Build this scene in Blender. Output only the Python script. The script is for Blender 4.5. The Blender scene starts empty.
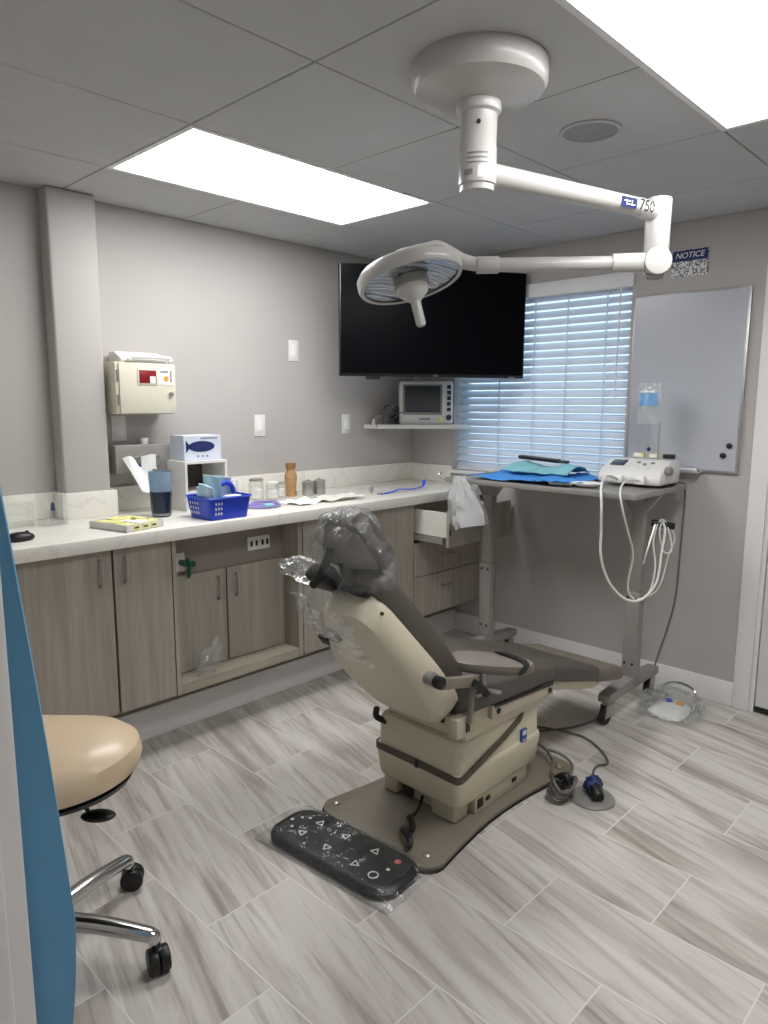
import bpy, bmesh, math, random
from mathutils import Vector as V, Matrix, noise
random.seed(7)
D = bpy.data
C = bpy.context.scene.collection
PI = math.pi
WM = {}

# ------------------------------------------------------------------ materials
def lin(c):
    return tuple((v/255/12.92 if v/255 <= .04045 else ((v/255+.055)/1.055)**2.4) for v in c) + (1,)

class NT:
    def __init__(s, name):
        s.m = D.materials.new(name); s.m.use_nodes = True
        s.t = s.m.node_tree; s.t.nodes.clear()
        s.out = s.n('ShaderNodeOutputMaterial')
    def n(s, typ, **kw):
        x = s.t.nodes.new(typ)
        for k, v in kw.items():
            if k.startswith('i_'):
                key = k[2:]; key = int(key) if key.isdigit() else key.replace('_', ' ')
                x.inputs[key].default_value = v
            else: setattr(x, k, v)
        return x
    def l(s, a, ao, b, bi): s.t.links.new(a.outputs[ao], b.inputs[bi])

def pbr(name, rgb, rough=.5, metal=0, var=.06, vscale=8, bump=0, bscale=120, coat=0, spec=.5, sheen=0, trans=0, ani=None):
    t = NT(name); b = t.n('ShaderNodeBsdfPrincipled')
    b.inputs['Roughness'].default_value = rough; b.inputs['Metallic'].default_value = metal
    b.inputs['Coat Weight'].default_value = coat; b.inputs['Specular IOR Level'].default_value = spec
    b.inputs['Sheen Weight'].default_value = sheen; b.inputs['Transmission Weight'].default_value = trans
    tc = t.n('ShaderNodeTexCoord'); nz = t.n('ShaderNodeTexNoise', i_Scale=vscale, i_Detail=4.0)
    t.l(tc, 'Object', nz, 'Vector')
    c = lin(rgb); rp = t.n('ShaderNodeValToRGB')
    rp.color_ramp.elements[0].position = .3; rp.color_ramp.elements[1].position = .7
    rp.color_ramp.elements[0].color = tuple(max(0, x*(1-var)) for x in c[:3])+(1,)
    rp.color_ramp.elements[1].color = tuple(min(1, x*(1+var)) for x in c[:3])+(1,)
    t.l(nz, 'Fac', rp, 'Fac'); t.l(rp, 'Color', b, 'Base Color')
    if bump:
        n2 = t.n('ShaderNodeTexNoise', i_Scale=bscale, i_Detail=3.0); t.l(tc, 'Object', n2, 'Vector')
        bp = t.n('ShaderNodeBump', i_Strength=bump, i_Distance=.002); t.l(n2, 'Fac', bp, 'Height'); t.l(bp, 'Normal', b, 'Normal')
    t.l(b, 'BSDF', t.out, 'Surface'); return t.m

def film(name, tint=(244, 246, 247), base=.03, edge=.5, rough=.12, milk=.06, bump=.25):
    """thin clear plastic: mostly transparent, glossy towards grazing, a little milky"""
    t = NT(name)
    tr = t.n('ShaderNodeBsdfTransparent', i_Color=lin(tint)); gl = t.n('ShaderNodeBsdfGlossy', i_Roughness=rough)
    df = t.n('ShaderNodeBsdfDiffuse', i_Color=lin((225, 228, 230)))
    lw = t.n('ShaderNodeLayerWeight', i_Blend=.35)
    mr = t.n('ShaderNodeMapRange'); mr.inputs['To Min'].default_value = base; mr.inputs['To Max'].default_value = edge
    t.l(lw, 'Fresnel', mr, 'Value')
    a = t.n('ShaderNodeMixShader', i_Fac=milk); t.l(tr, 'BSDF', a, 1); t.l(df, 'BSDF', a, 2)
    m = t.n('ShaderNodeMixShader'); t.l(mr, 'Result', m, 'Fac'); t.l(a, 'Shader', m, 1); t.l(gl, 'BSDF', m, 2)
    tc = t.n('ShaderNodeTexCoord'); nz = t.n('ShaderNodeTexNoise', i_Scale=26.0, i_Detail=3.0, i_Distortion=1.2)
    t.l(tc, 'Object', nz, 'Vector'); bp = t.n('ShaderNodeBump', i_Strength=bump, i_Distance=.01)
    t.l(nz, 'Fac', bp, 'Height'); t.l(bp, 'Normal', gl, 'Normal'); t.l(bp, 'Normal', lw, 'Normal')
    t.l(m, 'Shader', t.out, 'Surface'); return t.m

def emit(name, rgb, s):
    t = NT(name); e = t.n('ShaderNodeEmission', i_Color=lin(rgb), i_Strength=s); t.l(e, 'Emission', t.out, 'Surface'); return t.m

def floor_mat():
    t = NT('floor_tile'); b = t.n('ShaderNodeBsdfPrincipled')
    b.inputs['Roughness'].default_value = .48; b.inputs['Specular IOR Level'].default_value = .35
    g = t.n('ShaderNodeNewGeometry')
    mp = t.n('ShaderNodeMapping'); mp.inputs['Location'].default_value = (-1.905+6.1, 1.762+.302*21, 0)
    t.l(g, 'Position', mp, 'Vector')
    br = t.n('ShaderNodeTexBrick', offset=.5, offset_frequency=2, squash=1.0)
    br.inputs['Scale'].default_value = 1; br.inputs['Brick Width'].default_value = .61; br.inputs['Row Height'].default_value = .302
    br.inputs['Mortar Size'].default_value = .0022; br.inputs['Mortar Smooth'].default_value = .1; br.inputs['Bias'].default_value = 0
    br.inputs['Color1'].default_value = (0, 0, 0, 1); br.inputs['Color2'].default_value = (1, 1, 1, 1)
    t.l(mp, 'Vector', br, 'Vector')
    # streaks: long noise at a small angle to the tile, shifted from tile to tile
    ma = t.n('ShaderNodeVectorMath', operation='SCALE'); ma.inputs['Scale'].default_value = 9
    t.l(br, 'Color', ma, 0)
    ad = t.n('ShaderNodeVectorMath', operation='ADD'); t.l(g, 'Position', ad, 0); t.l(ma, 'Vector', ad, 1)
    m2 = t.n('ShaderNodeMapping'); m2.inputs['Rotation'].default_value = (0, 0, math.radians(13)); t.l(ad, 'Vector', m2, 'Vector')
    m3 = t.n('ShaderNodeMapping'); m3.inputs['Scale'].default_value = (1.15, 8.5, 1); t.l(m2, 'Vector', m3, 'Vector')
    n1 = t.n('ShaderNodeTexNoise', i_Scale=1.0, i_Detail=6.0, i_Roughness=.55, i_Distortion=.7); t.l(m3, 'Vector', n1, 'Vector')
    m4 = t.n('ShaderNodeMapping'); m4.inputs['Scale'].default_value = (2.0, 34, 1); t.l(m2, 'Vector', m4, 'Vector')
    n2 = t.n('ShaderNodeTexNoise', i_Scale=1.0, i_Detail=4.0, i_Roughness=.6, i_Distortion=.5); t.l(m4, 'Vector', n2, 'Vector')
    r1 = t.n('ShaderNodeValToRGB'); e = r1.color_ramp.elements
    e[0].position = .30; e[0].color = lin((158, 151, 143)); e[1].position = .64; e[1].color = lin((206, 202, 196))
    x = e.new(.43); x.color = lin((182, 176, 168)); x = e.new(.5); x.color = lin((197, 192, 185))
    t.l(n1, 'Fac', r1, 'Fac')
    r2 = t.n('ShaderNodeValToRGB'); e = r2.color_ramp.elements
    e[0].position = .34; e[0].color = lin((178, 170, 163)); e[1].position = .5; e[1].color = (1, 1, 1, 1)
    t.l(n2, 'Fac', r2, 'Fac')
    mx = t.n('ShaderNodeMix', data_type='RGBA', blend_type='MULTIPLY'); mx.inputs[0].default_value = .5
    t.l(r1, 'Color', mx, 6); t.l(r2, 'Color', mx, 7)
    m5 = t.n('ShaderNodeMix', data_type='RGBA'); t.l(br, 'Fac', m5, 0); t.l(mx, 2, m5, 6); m5.inputs[7].default_value = lin((214, 210, 204))
    t.l(m5, 2, b, 'Base Color')
    bp = t.n('ShaderNodeBump', i_Strength=.25, i_Distance=.002, invert=True); t.l(br, 'Fac', bp, 'Height'); t.l(bp, 'Normal', b, 'Normal')
    t.l(b, 'BSDF', t.out, 'Surface'); return t.m

def wood_mat(name, c1, c2, axis='Z'):
    t = NT(name); b = t.n('ShaderNodeBsdfPrincipled'); b.inputs['Roughness'].default_value = .5
    g = t.n('ShaderNodeNewGeometry'); mp = t.n('ShaderNodeMapping')
    mp.inputs['Scale'].default_value = {'Z': (34, 34, 1.6), 'Y': (34, 1.6, 34)}[axis]; t.l(g, 'Position', mp, 'Vector')
    n1 = t.n('ShaderNodeTexNoise', i_Scale=1.0, i_Detail=6.0, i_Roughness=.6, i_Distortion=.4); t.l(mp, 'Vector', n1, 'Vector')
    m2 = t.n('ShaderNodeMapping'); m2.inputs['Scale'].default_value = {'Z': (5, 5, .5), 'Y': (5, .5, 5)}[axis]; t.l(g, 'Position', m2, 'Vector')
    n2 = t.n('ShaderNodeTexNoise', i_Scale=1.0, i_Detail=2.0); t.l(m2, 'Vector', n2, 'Vector')
    ad = t.n('ShaderNodeMath', operation='MULTIPLY_ADD'); t.l(n2, 'Fac', ad, 0); ad.inputs[1].default_value = .5
    t.l(n1, 'Fac', ad, 2)
    r = t.n('ShaderNodeValToRGB'); e = r.color_ramp.elements
    e[0].position = .55; e[0].color = lin(c1); e[1].position = .95; e[1].color = lin(c2); t.l(ad, 'Value', r, 'Fac')
    t.l(r, 'Color', b, 'Base Color'); t.l(b, 'BSDF', t.out, 'Surface'); return t.m

def quartz_mat():
    t = NT('white_quartz'); b = t.n('ShaderNodeBsdfPrincipled'); b.inputs['Roughness'].default_value = .22
    g = t.n('ShaderNodeNewGeometry')
    n1 = t.n('ShaderNodeTexNoise', i_Scale=1.7, i_Detail=5.0, i_Distortion=1.6); t.l(g, 'Position', n1, 'Vector')
    r = t.n('ShaderNodeValToRGB'); e = r.color_ramp.elements
    e[0].position = .485; e[0].color = lin((234, 231, 222)); e[1].position = .52; e[1].color = lin((234, 231, 222))
    x = e.new(.5); x.color = lin((223, 219, 209)); t.l(n1, 'Fac', r, 'Fac')
    t.l(r, 'Color', b, 'Base Color'); t.l(b, 'BSDF', t.out, 'Surface'); return t.m

def speckle_mat():
    t = NT('sign_fine_print'); b = t.n('ShaderNodeBsdfPrincipled'); b.inputs['Roughness'].default_value = .5
    g = t.n('ShaderNodeNewGeometry'); n1 = t.n('ShaderNodeTexNoise', i_Scale=150.0, i_Detail=1.0); t.l(g, 'Position', n1, 'Vector')
    r = t.n('ShaderNodeValToRGB'); r.color_ramp.interpolation = 'CONSTANT'; e = r.color_ramp.elements
    e[0].position = 0; e[0].color = lin((92, 94, 98)); e[1].position = .47; e[1].color = lin((225, 226, 226)); t.l(n1, 'Fac', r, 'Fac')
    t.l(r, 'Color', b, 'Base Color'); t.l(b, 'BSDF', t.out, 'Surface'); return t.m

def slat_mat():
    t = NT('blind_slat_white'); b = t.n('ShaderNodeBsdfPrincipled', i_Base_Color=lin((232, 236, 240)), i_Roughness=.45)
    tl = t.n('ShaderNodeBsdfTranslucent', i_Color=lin((225, 236, 246))); m = t.n('ShaderNodeMixShader', i_Fac=.35)
    t.l(b, 'BSDF', m, 1); t.l(tl, 'BSDF', m, 2); t.l(m, 'Shader', t.out, 'Surface'); return t.m

def lens_mat():
    t = NT('lamp_reflector'); g = t.n('ShaderNodeBsdfPrincipled', i_Base_Color=lin((222, 230, 238)), i_Metallic=.85, i_Roughness=.22)
    tc = t.n('ShaderNodeTexCoord'); w = t.n('ShaderNodeTexWave', i_Scale=7.0, i_Distortion=2.0, i_Detail=1.0); t.l(tc, 'Object', w, 'Vector')
    bp = t.n('ShaderNodeBump', i_Strength=.5, i_Distance=.01); t.l(w, 'Fac', bp, 'Height'); t.l(bp, 'Normal', g, 'Normal')
    t.l(g, 'BSDF', t.out, 'Surface'); return t.m

M = dict(
    wall=pbr('greige_wall_paint', (182, 178, 174), .75, var=.02, vscale=3, bump=.15, bscale=260),
    ceiling=pbr('ceiling_tile', (190, 191, 192), .9, var=.03, vscale=6, bump=.3, bscale=300),
    tee=pbr('ceiling_grid', (96, 96, 95), .7, var=.03),
    trim=pbr('white_trim_paint', (228, 228, 228), .45, var=.02, vscale=3),
    door=pbr('white_door_paint', (222, 222, 222), .45, var=.02, vscale=3),
    dark=pbr('dark_recess', (40, 38, 36), .8),
    floor=floor_mat(), quartz=quartz_mat(),
    wood=wood_mat('grey_laminate', (148, 141, 130), (172, 165, 153)),
    woodH=wood_mat('pale_shelf_laminate', (158, 148, 133), (182, 173, 158), 'Y'),
    carcass=pbr('taupe_carcass', (138, 130, 119), .6, var=.04, vscale=4),
    melamine=pbr('white_melamine', (220, 217, 208), .5, var=.02),
    steel=pbr('brushed_steel', (178, 175, 170), .35, .75, var=.08, vscale=30),
    steelD=pbr('dull_steel', (150, 147, 142), .42, .25, var=.06, vscale=14),
    chrome=pbr('chrome', (205, 205, 205), .16, 1, var=.03),
    black=pbr('black_plastic', (18, 18, 19), .42, var=.1),
    rubber=pbr('black_rubber', (24, 24, 25), .65, var=.1, bump=.2),
    screen=pbr('tv_glass', (4, 5, 9), .25, var=.02, spec=.09),
    bezel=pbr('tv_bezel', (12, 12, 13), .35, var=.05),
    beige=pbr('beige_plastic', (206, 198, 175), .42, var=.03, vscale=5),
    beigeD=pbr('beige_metal', (188, 181, 160), .4, .1, var=.04),
    vinyl=pbr('taupe_vinyl', (80, 74, 68), .42, var=.08, vscale=9, bump=.2, bscale=200),
    vinylL=pbr('stone_grey_vinyl', (114, 107, 98), .45, var=.06, vscale=9, bump=.2, bscale=200),
    plate=pbr('taupe_base_paint', (126, 118, 104), .5, var=.05),
    strap=pbr('brown_trim', (84, 74, 64), .55, var=.06),
    tan=pbr('tan_vinyl', (214, 192, 160), .34, var=.04, vscale=6, bump=.15, bscale=220, coat=.1),
    white=pbr('white_enamel', (188, 186, 182), .32, var=.02, coat=.15),
    whiteM=pbr('white_plastic', (226, 225, 221), .45, var=.02),
    paper=pbr('white_paper', (240, 240, 238), .8, var=.02),
    cream=pbr('cream_plastic', (212, 208, 190), .45, var=.02),
    blue=pbr('blue_plastic', (24, 60, 190), .35, var=.05),
    drape=pbr('blue_drape', (64, 142, 222), .7, var=.08, vscale=12, bump=.3, bscale=90),
    teal=pbr('pale_teal_towel', (138, 196, 205), .85, var=.1, vscale=20, bump=.4, bscale=60),
    gown=pbr('blue_gown_fabric', (104, 166, 206), .75, var=.05, vscale=6, bump=.25, bscale=500, sheen=.2),
    board=pbr('whiteboard_surface', (182, 186, 193), .25, var=.02, vscale=2),
    alu=pbr('aluminium', (190, 190, 190), .38, .9, var=.04),
    navy=pbr('navy_ink', (26, 42, 98), .5, var=.03), speck=speckle_mat(),
    slat=slat_mat(), lens=lens_mat(),
    panel=emit('led_diffuser', (253, 252, 252), 9.0),
    film=film('clear_film', milk=.10), filmT=film('crinkled_film', tint=(252, 253, 253), base=.03, edge=.42, rough=.14, milk=.08, bump=.7), filmP=film('tight_film', tint=(250, 251, 252), base=.03, edge=.6, rough=.12, milk=.035, bump=.7),
    filmI=film('saline_film', base=.06, edge=.6, milk=.38, bump=.5), filmW=film('milky_bag', base=.12, edge=.5, milk=.5), acryl=film('clear_acrylic', tint=(253, 254, 254), base=.01, edge=.22, rough=.03, milk=.015, bump=0),
    filmB=film('pale_blue_film', tint=(150, 215, 240), base=.08, edge=.4, milk=.25),
    pouch=pbr('pale_blue_pouch', (192, 222, 236), .35, var=.12, vscale=30),
    cupN=pbr('navy_tumbler', (22, 34, 54), .25, var=.05), red=pbr('red_window', (128, 22, 34), .3, var=.15, vscale=30),
    yellow=pbr('yellow_wrapper', (234, 230, 150), .5, var=.1, vscale=40), orange=pbr('orange_label', (226, 150, 40), .5),
    green=pbr('green_valve', (16, 84, 66), .4), purple=pbr('lilac_tubing', (160, 146, 206), .4, var=.1),
    cork=pbr('bamboo_sticks', (176, 136, 92), .7, var=.2, vscale=60), kraft=pbr('brown_lid', (150, 108, 66), .6),
    cotton=pbr('cotton_wool', (236, 234, 228), .95, var=.05, bump=.6, bscale=60),
    greyP=pbr('grey_plastic', (138, 136, 132), .45, var=.04), greyC=pbr('grey_cable', (104, 102, 99), .5),
    whiteC=pbr('white_cable', (228, 228, 222), .45), lcd=pbr('dim_lcd', (64, 68, 72), .2, var=.05),
    dial=pbr('dark_teal_button', (40, 58, 66), .45), label=pbr('sticker_blue', (40, 72, 150), .4),
    strapB=pbr('royal_blue_strap', (24, 70, 200), .5), gloveB=pbr('glove_box_card', (208, 214, 228), .5, var=.05, vscale=10),
    fluid=pbr('clear_saline_label', (120, 170, 220), .3, var=.2, vscale=30), pink=pbr('pink_mark', (226, 110, 120), .5),
)

# ------------------------------------------------------------------ mesh builder
def frame(z, x=None):
    z = V(z).normalized()
    x = V(x) if x else (V((1, 0, 0)) if abs(z.x) < .9 else V((0, 1, 0)))
    x = (x - z*x.dot(z)).normalized(); y = z.cross(x)
    return Matrix((x, y, z)).transposed()

def TM(o, R3): return Matrix.Translation(V(o)) @ R3.to_4x4()

def catmull(P, k=6, closed=False):
    P = [V(p) for p in P]; n = len(P)
    if n < 3: return P
    out = []
    for i in range(n if closed else n-1):
        if closed: a, b, c, d = P[i-1], P[i], P[(i+1) % n], P[(i+2) % n]
        else: a, b, c, d = P[max(i-1, 0)], P[i], P[i+1], P[min(i+2, n-1)]
        for j in range(k):
            t = j/k
            out.append(.5*((2*b)+(c-a)*t+(2*a-5*b+4*c-d)*t*t+(3*b-a-3*c+d)*t**3))
    if not closed: out.append(P[-1])
    return out

class MB:
    def __init__(s): s.bm = bmesh.new()
    def merge(s, t, mat=None):
        if mat is not None: t.transform(mat)
        me = D.meshes.new('t'); t.to_mesh(me); t.free(); s.bm.from_mesh(me); D.meshes.remove(me); return s
    def box(s, c, d, bev=0, seg=2, rot=None):
        t = bmesh.new(); bmesh.ops.create_cube(t, size=1); t.transform(Matrix.Diagonal((d[0], d[1], d[2], 1)))
        if bev: bmesh.ops.bevel(t, geom=t.edges[:], offset=min(bev, min(d)*.49), segments=seg, affect='EDGES', profile=.5)
        return s.merge(t, Matrix.Translation(V(c)) @ (rot.to_4x4() if rot else Matrix()))
    def span(s, a, b, bev=0, seg=2):
        return s.box([(x+y)/2 for x, y in zip(a, b)], [abs(y-x) for x, y in zip(a, b)], bev, seg)
    def cyl(s, a, b, r, r2=None, n=24, bev=0):
        a, b = V(a), V(b); h = (b-a).length; r2 = r if r2 is None else r2
        pr = [(0, 0), (r, 0), (r2, h), (0, h)]
        if bev: pr = [(0, 0), (r-bev, 0), (r-bev*.3, bev*.3), (r, bev), (r2, h-bev), (r2-bev*.3, h-bev*.3), (r2-bev, h), (0, h)]
        return s.lathe(pr, a, b-a, n)
    def lathe(s, prof, o, ax=(0, 0, 1), n=32):
        t = bmesh.new(); rings = []
        for r, z in prof:
            if r < 1e-6: rings.append([t.verts.new((0, 0, z))])
            else: rings.append([t.verts.new((r*math.cos(2*PI*i/n), r*math.sin(2*PI*i/n), z)) for i in range(n)])
        for A, B in zip(rings, rings[1:]):
            for i in range(n):
                j = (i+1) % n
                if len(A) == 1 and len(B) == 1: continue
                if len(A) == 1: t.faces.new((A[0], B[j], B[i])) if False else t.faces.new((A[0], B[i], B[j]))
                elif len(B) == 1: t.faces.new((A[i], A[j], B[0]))
                else: t.faces.new((A[i], A[j], B[j], B[i]))
        bmesh.ops.recalc_face_normals(t, faces=t.faces)
        return s.merge(t, TM(o, frame(ax)))
    def tube(s, P, r, n=10, k=6, closed=False, flat=None):
        Q = catmull(P, k, closed); N = len(Q); rr = (lambda f: r) if not isinstance(r, (list, tuple)) else \
            (lambda f: r[min(int(f*(len(r)-1)), len(r)-2)]*(1-(f*(len(r)-1)-min(int(f*(len(r)-1)), len(r)-2)))+r[min(int(f*(len(r)-1)), len(r)-2)+1]*(f*(len(r)-1)-min(int(f*(len(r)-1)), len(r)-2)))
        t = bmesh.new(); rings = []; x = None
        for i, p in enumerate(Q):
            d = (Q[(i+1) % N]-Q[i-1]) if closed else (Q[min(i+1, N-1)]-Q[max(i-1, 0)])
            if d.length < 1e-9: d = V((0, 0, 1))
            F = frame(d, x) if x is None or abs(d.normalized().dot(x)) < .99 else frame(d); x = F.col[0].copy()
            R = rr(i/(N-1)); fl = flat or 1
            rings.append([t.verts.new(p+F.col[0]*R*math.cos(2*PI*j/n)+F.col[1]*R*fl*math.sin(2*PI*j/n)) for j in range(n)])
        for i in range(N if closed else N-1):
            A, B = rings[i], rings[(i+1) % N]
            for j in range(n): t.faces.new((A[j], A[(j+1) % n], B[(j+1) % n], B[j]))
        if not closed: t.faces.new(rings[0][::-1]); t.faces.new(rings[-1])
        bmesh.ops.recalc_face_normals(t, faces=t.faces); return s.merge(t)
    def prism(s, poly, h, mat, bev=0, seg=2):
        t = bmesh.new(); a = [t.verts.new((x, y, 0)) for x, y in poly]; b = [t.verts.new((x, y, h)) for x, y in poly]
        t.faces.new(a[::-1]); t.faces.new(b); n = len(a)
        for i in range(n): t.faces.new((a[i], a[(i+1) % n], b[(i+1) % n], b[i]))
        bmesh.ops.recalc_face_normals(t, faces=t.faces)
        if bev: bmesh.ops.bevel(t, geom=[e for e in t.edges], offset=bev, segments=seg, affect='EDGES', profile=.5, clamp_overlap=True)
        return s.merge(t, mat)
    def loft(s, rings, mat=None, cap=True):
        t = bmesh.new(); R = [[t.verts.new(p) for p in r] for r in rings]; n = len(R[0])
        for A, B in zip(R, R[1:]):
            for i in range(n): t.faces.new((A[i], A[(i+1) % n], B[(i+1) % n], B[i]))
        if cap: t.faces.new(R[0][::-1]); t.faces.new(R[-1])
        bmesh.ops.recalc_face_normals(t, faces=t.faces); return s.merge(t, mat)
    def ball(s, c, r, n=24, rot=None):
        t = bmesh.new(); bmesh.ops.create_uvsphere(t, u_segments=n, v_segments=max(8, n//2), radius=1)
        r = (r, r, r) if isinstance(r, (int, float)) else r
        t.transform(Matrix.Diagonal((*r, 1))); return s.merge(t, Matrix.Translation(V(c)) @ (rot.to_4x4() if rot else Matrix()))
    def sheet(s, f, nu, nv, th=0):
        t = bmesh.new(); G = [[t.verts.new(f(i/nu, j/nv)) for j in range(nv+1)] for i in range(nu+1)]
        for i in range(nu):
            for j in range(nv): t.faces.new((G[i][j], G[i+1][j], G[i+1][j+1], G[i][j+1]))
        if th:
            bmesh.ops.recalc_face_normals(t, faces=t.faces); bmesh.ops.solidify(t, geom=t.faces[:], thickness=th)
        return s.merge(t)
    def crumple(s, c, r, amp, sc=5, n=4, rot=None, fn=None):
        t = bmesh.new(); bmesh.ops.create_icosphere(t, subdivisions=n, radius=1)
        for v in t.verts:
            d = v.co.normalized(); k = 1+amp*(abs(noise.noise(d*sc+V((3, c[0]*9, c[1]*7))))*2-.6+.5*noise.noise(d*sc*2.7))
            v.co = V((d.x*r[0], d.y*r[1], d.z*r[2]))*k
            if fn: v.co = fn(v.co, d)
        return s.merge(t, Matrix.Translation(V(c)) @ (rot.to_4x4() if rot else Matrix()))
    def text(s, body, size, mat, ext=.0006, align='CENTER'):
        cu = D.curves.new('t', 'FONT'); cu.body = body; cu.size = size; cu.extrude = ext; cu.align_x = align; cu.align_y = 'CENTER'
        o = D.objects.new('t', cu); C.objects.link(o); bpy.context.view_layer.update()
        me = D.meshes.new_from_object(o.evaluated_get(bpy.context.evaluated_depsgraph_get())); D.objects.remove(o); D.curves.remove(cu)
        t = bmesh.new(); t.from_mesh(me); D.meshes.remove(me); return s.merge(t, mat)
    def build(s, name, mat, parent=None, label=None, cat=None, group=None, kind=None, sharp=38, origin=None):
        bm = s.bm
        if parent is None:
            co = [v.co for v in bm.verts]
            o = V(origin) if origin else V((sum((min(c[i] for c in co), max(c[i] for c in co)))/2 if i < 2 else min(c[2] for c in co) for i in range(3)))
            W = Matrix.Translation(o)
        else: W = WM[parent.name]
        bm.transform(W.inverted()); me = D.meshes.new(name); bm.to_mesh(me); bm.free()
        me.polygons.foreach_set('use_smooth', [True]*len(me.polygons)); me.set_sharp_from_angle(angle=math.radians(sharp))
        me.materials.append(M[mat] if isinstance(mat, str) else mat)
        ob = D.objects.new(name, me); C.objects.link(ob)
        if parent is None: ob.matrix_world = W
        else: ob.parent = parent
        WM[ob.name] = W
        if label: ob['label'] = label
        if cat: ob['category'] = cat
        if group: ob['group'] = group
        if kind: ob['kind'] = kind
        return ob

def thing(name, label, cat, loc=(0, 0, 0), rz=0, group=None):
    o = D.objects.new(name, None); C.objects.link(o); o.empty_display_size = .1
    o.location = loc; o.rotation_euler = (0, 0, rz); o['label'] = label; o['category'] = cat
    if group: o['group'] = group
    WM[o.name] = Matrix.Translation(V(loc)) @ Matrix.Rotation(rz, 4, 'Z'); return o

def rrect(cx, cy, hx, hy, r, z, k=5):
    P = []
    for sx, sy, a0 in ((1, 1, 0), (-1, 1, PI/2), (-1, -1, PI), (1, -1, 3*PI/2)):
        for i in range(k+1):
            a = a0+PI/2*i/k; P.append((cx+sx*(hx-r)+r*math.cos(a), cy+sy*(hy-r)+r*math.sin(a), z))
    return P

def struct(mb, name, mat, **k): return mb.build(name, mat, kind='structure', **k)

# ------------------------------------------------------------------ room shell
H = 2.381
XR, YF, YB = 4.0, -3.39, -6.1      # right wall, doorway wall, rear of the space the camera stands in
struct(MB().span((-.15, YB, -.1), (XR+.1, .15, 0)), 'floor', 'floor')
struct(MB().span((-.15, YB, 0), (0, .15, H)), 'wall_left', 'wall')
# back wall with window opening
WX0, WX1, WZ0, WZ1 = .357, 1.52, 1.07, 2.18
b = MB(); b.span((-.15, 0, 0), (WX0, .14, H)); b.span((WX1, 0, 0), (2.245, .14, H)); b.span((WX0, 0, 0), (WX1, .14, WZ0)); b.span((WX0, 0, WZ1), (WX1, .14, H))
b.span((2.245, 0, 2.10), (3.16, .14, H)); b.span((3.16, 0, 0), (XR+.1, .14, H))
struct(b, 'wall_back', 'wall')
struct(MB().span((XR, YB, 0), (XR+.12, 0, H)), 'wall_right', 'wall')
struct(MB().span((-.15, YB-.12, 0), (XR+.12, YB, H)), 'wall_rear', 'wall')
b = MB(); b.span((0, YF-.12, 0), (2.33, YF, H)); struct(b, 'wall_front', 'wall')
# door jamb at the near left, camera side of the doorway
b = MB(); b.span((2.33, YF-.14, 0), (2.405, YF+.005, H-.2), .004); b.span((2.405, YF-.06, 0), (2.418, YF-.022, H-.2), .003)
struct(b, 'trim_1', 'trim')
# ceiling: slabs of suspended tiles with recessed grid between them
X0, Y0, T = .4858, -2.3183, .61
LIGHTS = [(0, 0, 0), (3, 0, 1), (3, -5, 2), (1, -5, 3)]  # last two are unseen hall panels, added as fill light
lit = {(i, j+k) for i, j, _ in LIGHTS for k in (0, 1)}
b = MB(); b.span((-.15, YB-.1, H+.012), (XR+.1, .15, H+.1)); 
for i in range(-1, 7):
    for j in range(-7, 5):
        if (i, j) in lit: continue
        # the tile row before the first grid line is one long 4 ft panel each
        xa, xb = max(0, X0+i*T), min(XR, X0+(i+1)*T); ya, yb = max(YB, Y0+j*T), min(0, Y0+(j+1)*T)
        if xb-xa < .02 or yb-ya < .02: continue
        if j in (-1, -3, -5, -7): yb = min(0, Y0+(j+1)*T); ya = max(YB, Y0+(j-1)*T)
        elif j in (-2, -4, -6): continue
        b.span((xa+.0025, ya+.0025, H), (xb-.0025, yb-.0025, H+.014), .002, 1)
struct(b, 'ceiling', 'ceiling')
for q, (i, j, _) in enumerate(LIGHTS):
    xa, ya = X0+i*T, Y0+j*T; xb, yb = xa+T, ya+2*T
    lab = ['lit rectangular ceiling panel above the counter beside the column', 'lit rectangular ceiling panel at top right, right of the surgical light mount',
           'added fill light panel, out of view in the hall near its right wall', 'added fill light panel, out of view in the hall near its left end'][q]
    t = thing('ceiling_light', lab, 'ceiling light', ((xa+xb)/2, (ya+yb)/2, H), 0, 'recessed ceiling panels')
    f = MB(); w = .02
    f.span((xa, ya, H-.004), (xa+w, yb, H+.012)); f.span((xb-w, ya, H-.004), (xb, yb, H+.012)); f.span((xa+w, ya, H-.004), (xb-w, ya+w, H+.012)); f.span((xa+w, yb-w, H-.004), (xb-w, yb, H+.012))
    f.build('frame', 'trim', t); MB().span((xa+w, ya+w, H+.0), (xb-w, yb-w, H+.008)).build('diffuser', 'panel', t)
CT_ = .986
# column on the left wall
struct(MB().span((0, -2.395, CT_), (.095, -2.185, H), .012, 3), 'wall_column', 'wall')
# baseboards
struct(MB().span((.33, YF, 0), (.41, -.0, .145), .006), 'baseboard_left', 'trim')
b = MB().span((.41, -.016, 0), (2.165, 0, .125), .005); b.span((3.24, -.016, 0), (XR, 0, .125), .005); struct(b, 'baseboard_back', 'trim')
struct(MB().span((XR-.016, YB, 0), (XR, -.02, .125), .005), 'baseboard_right', 'trim')
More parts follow.
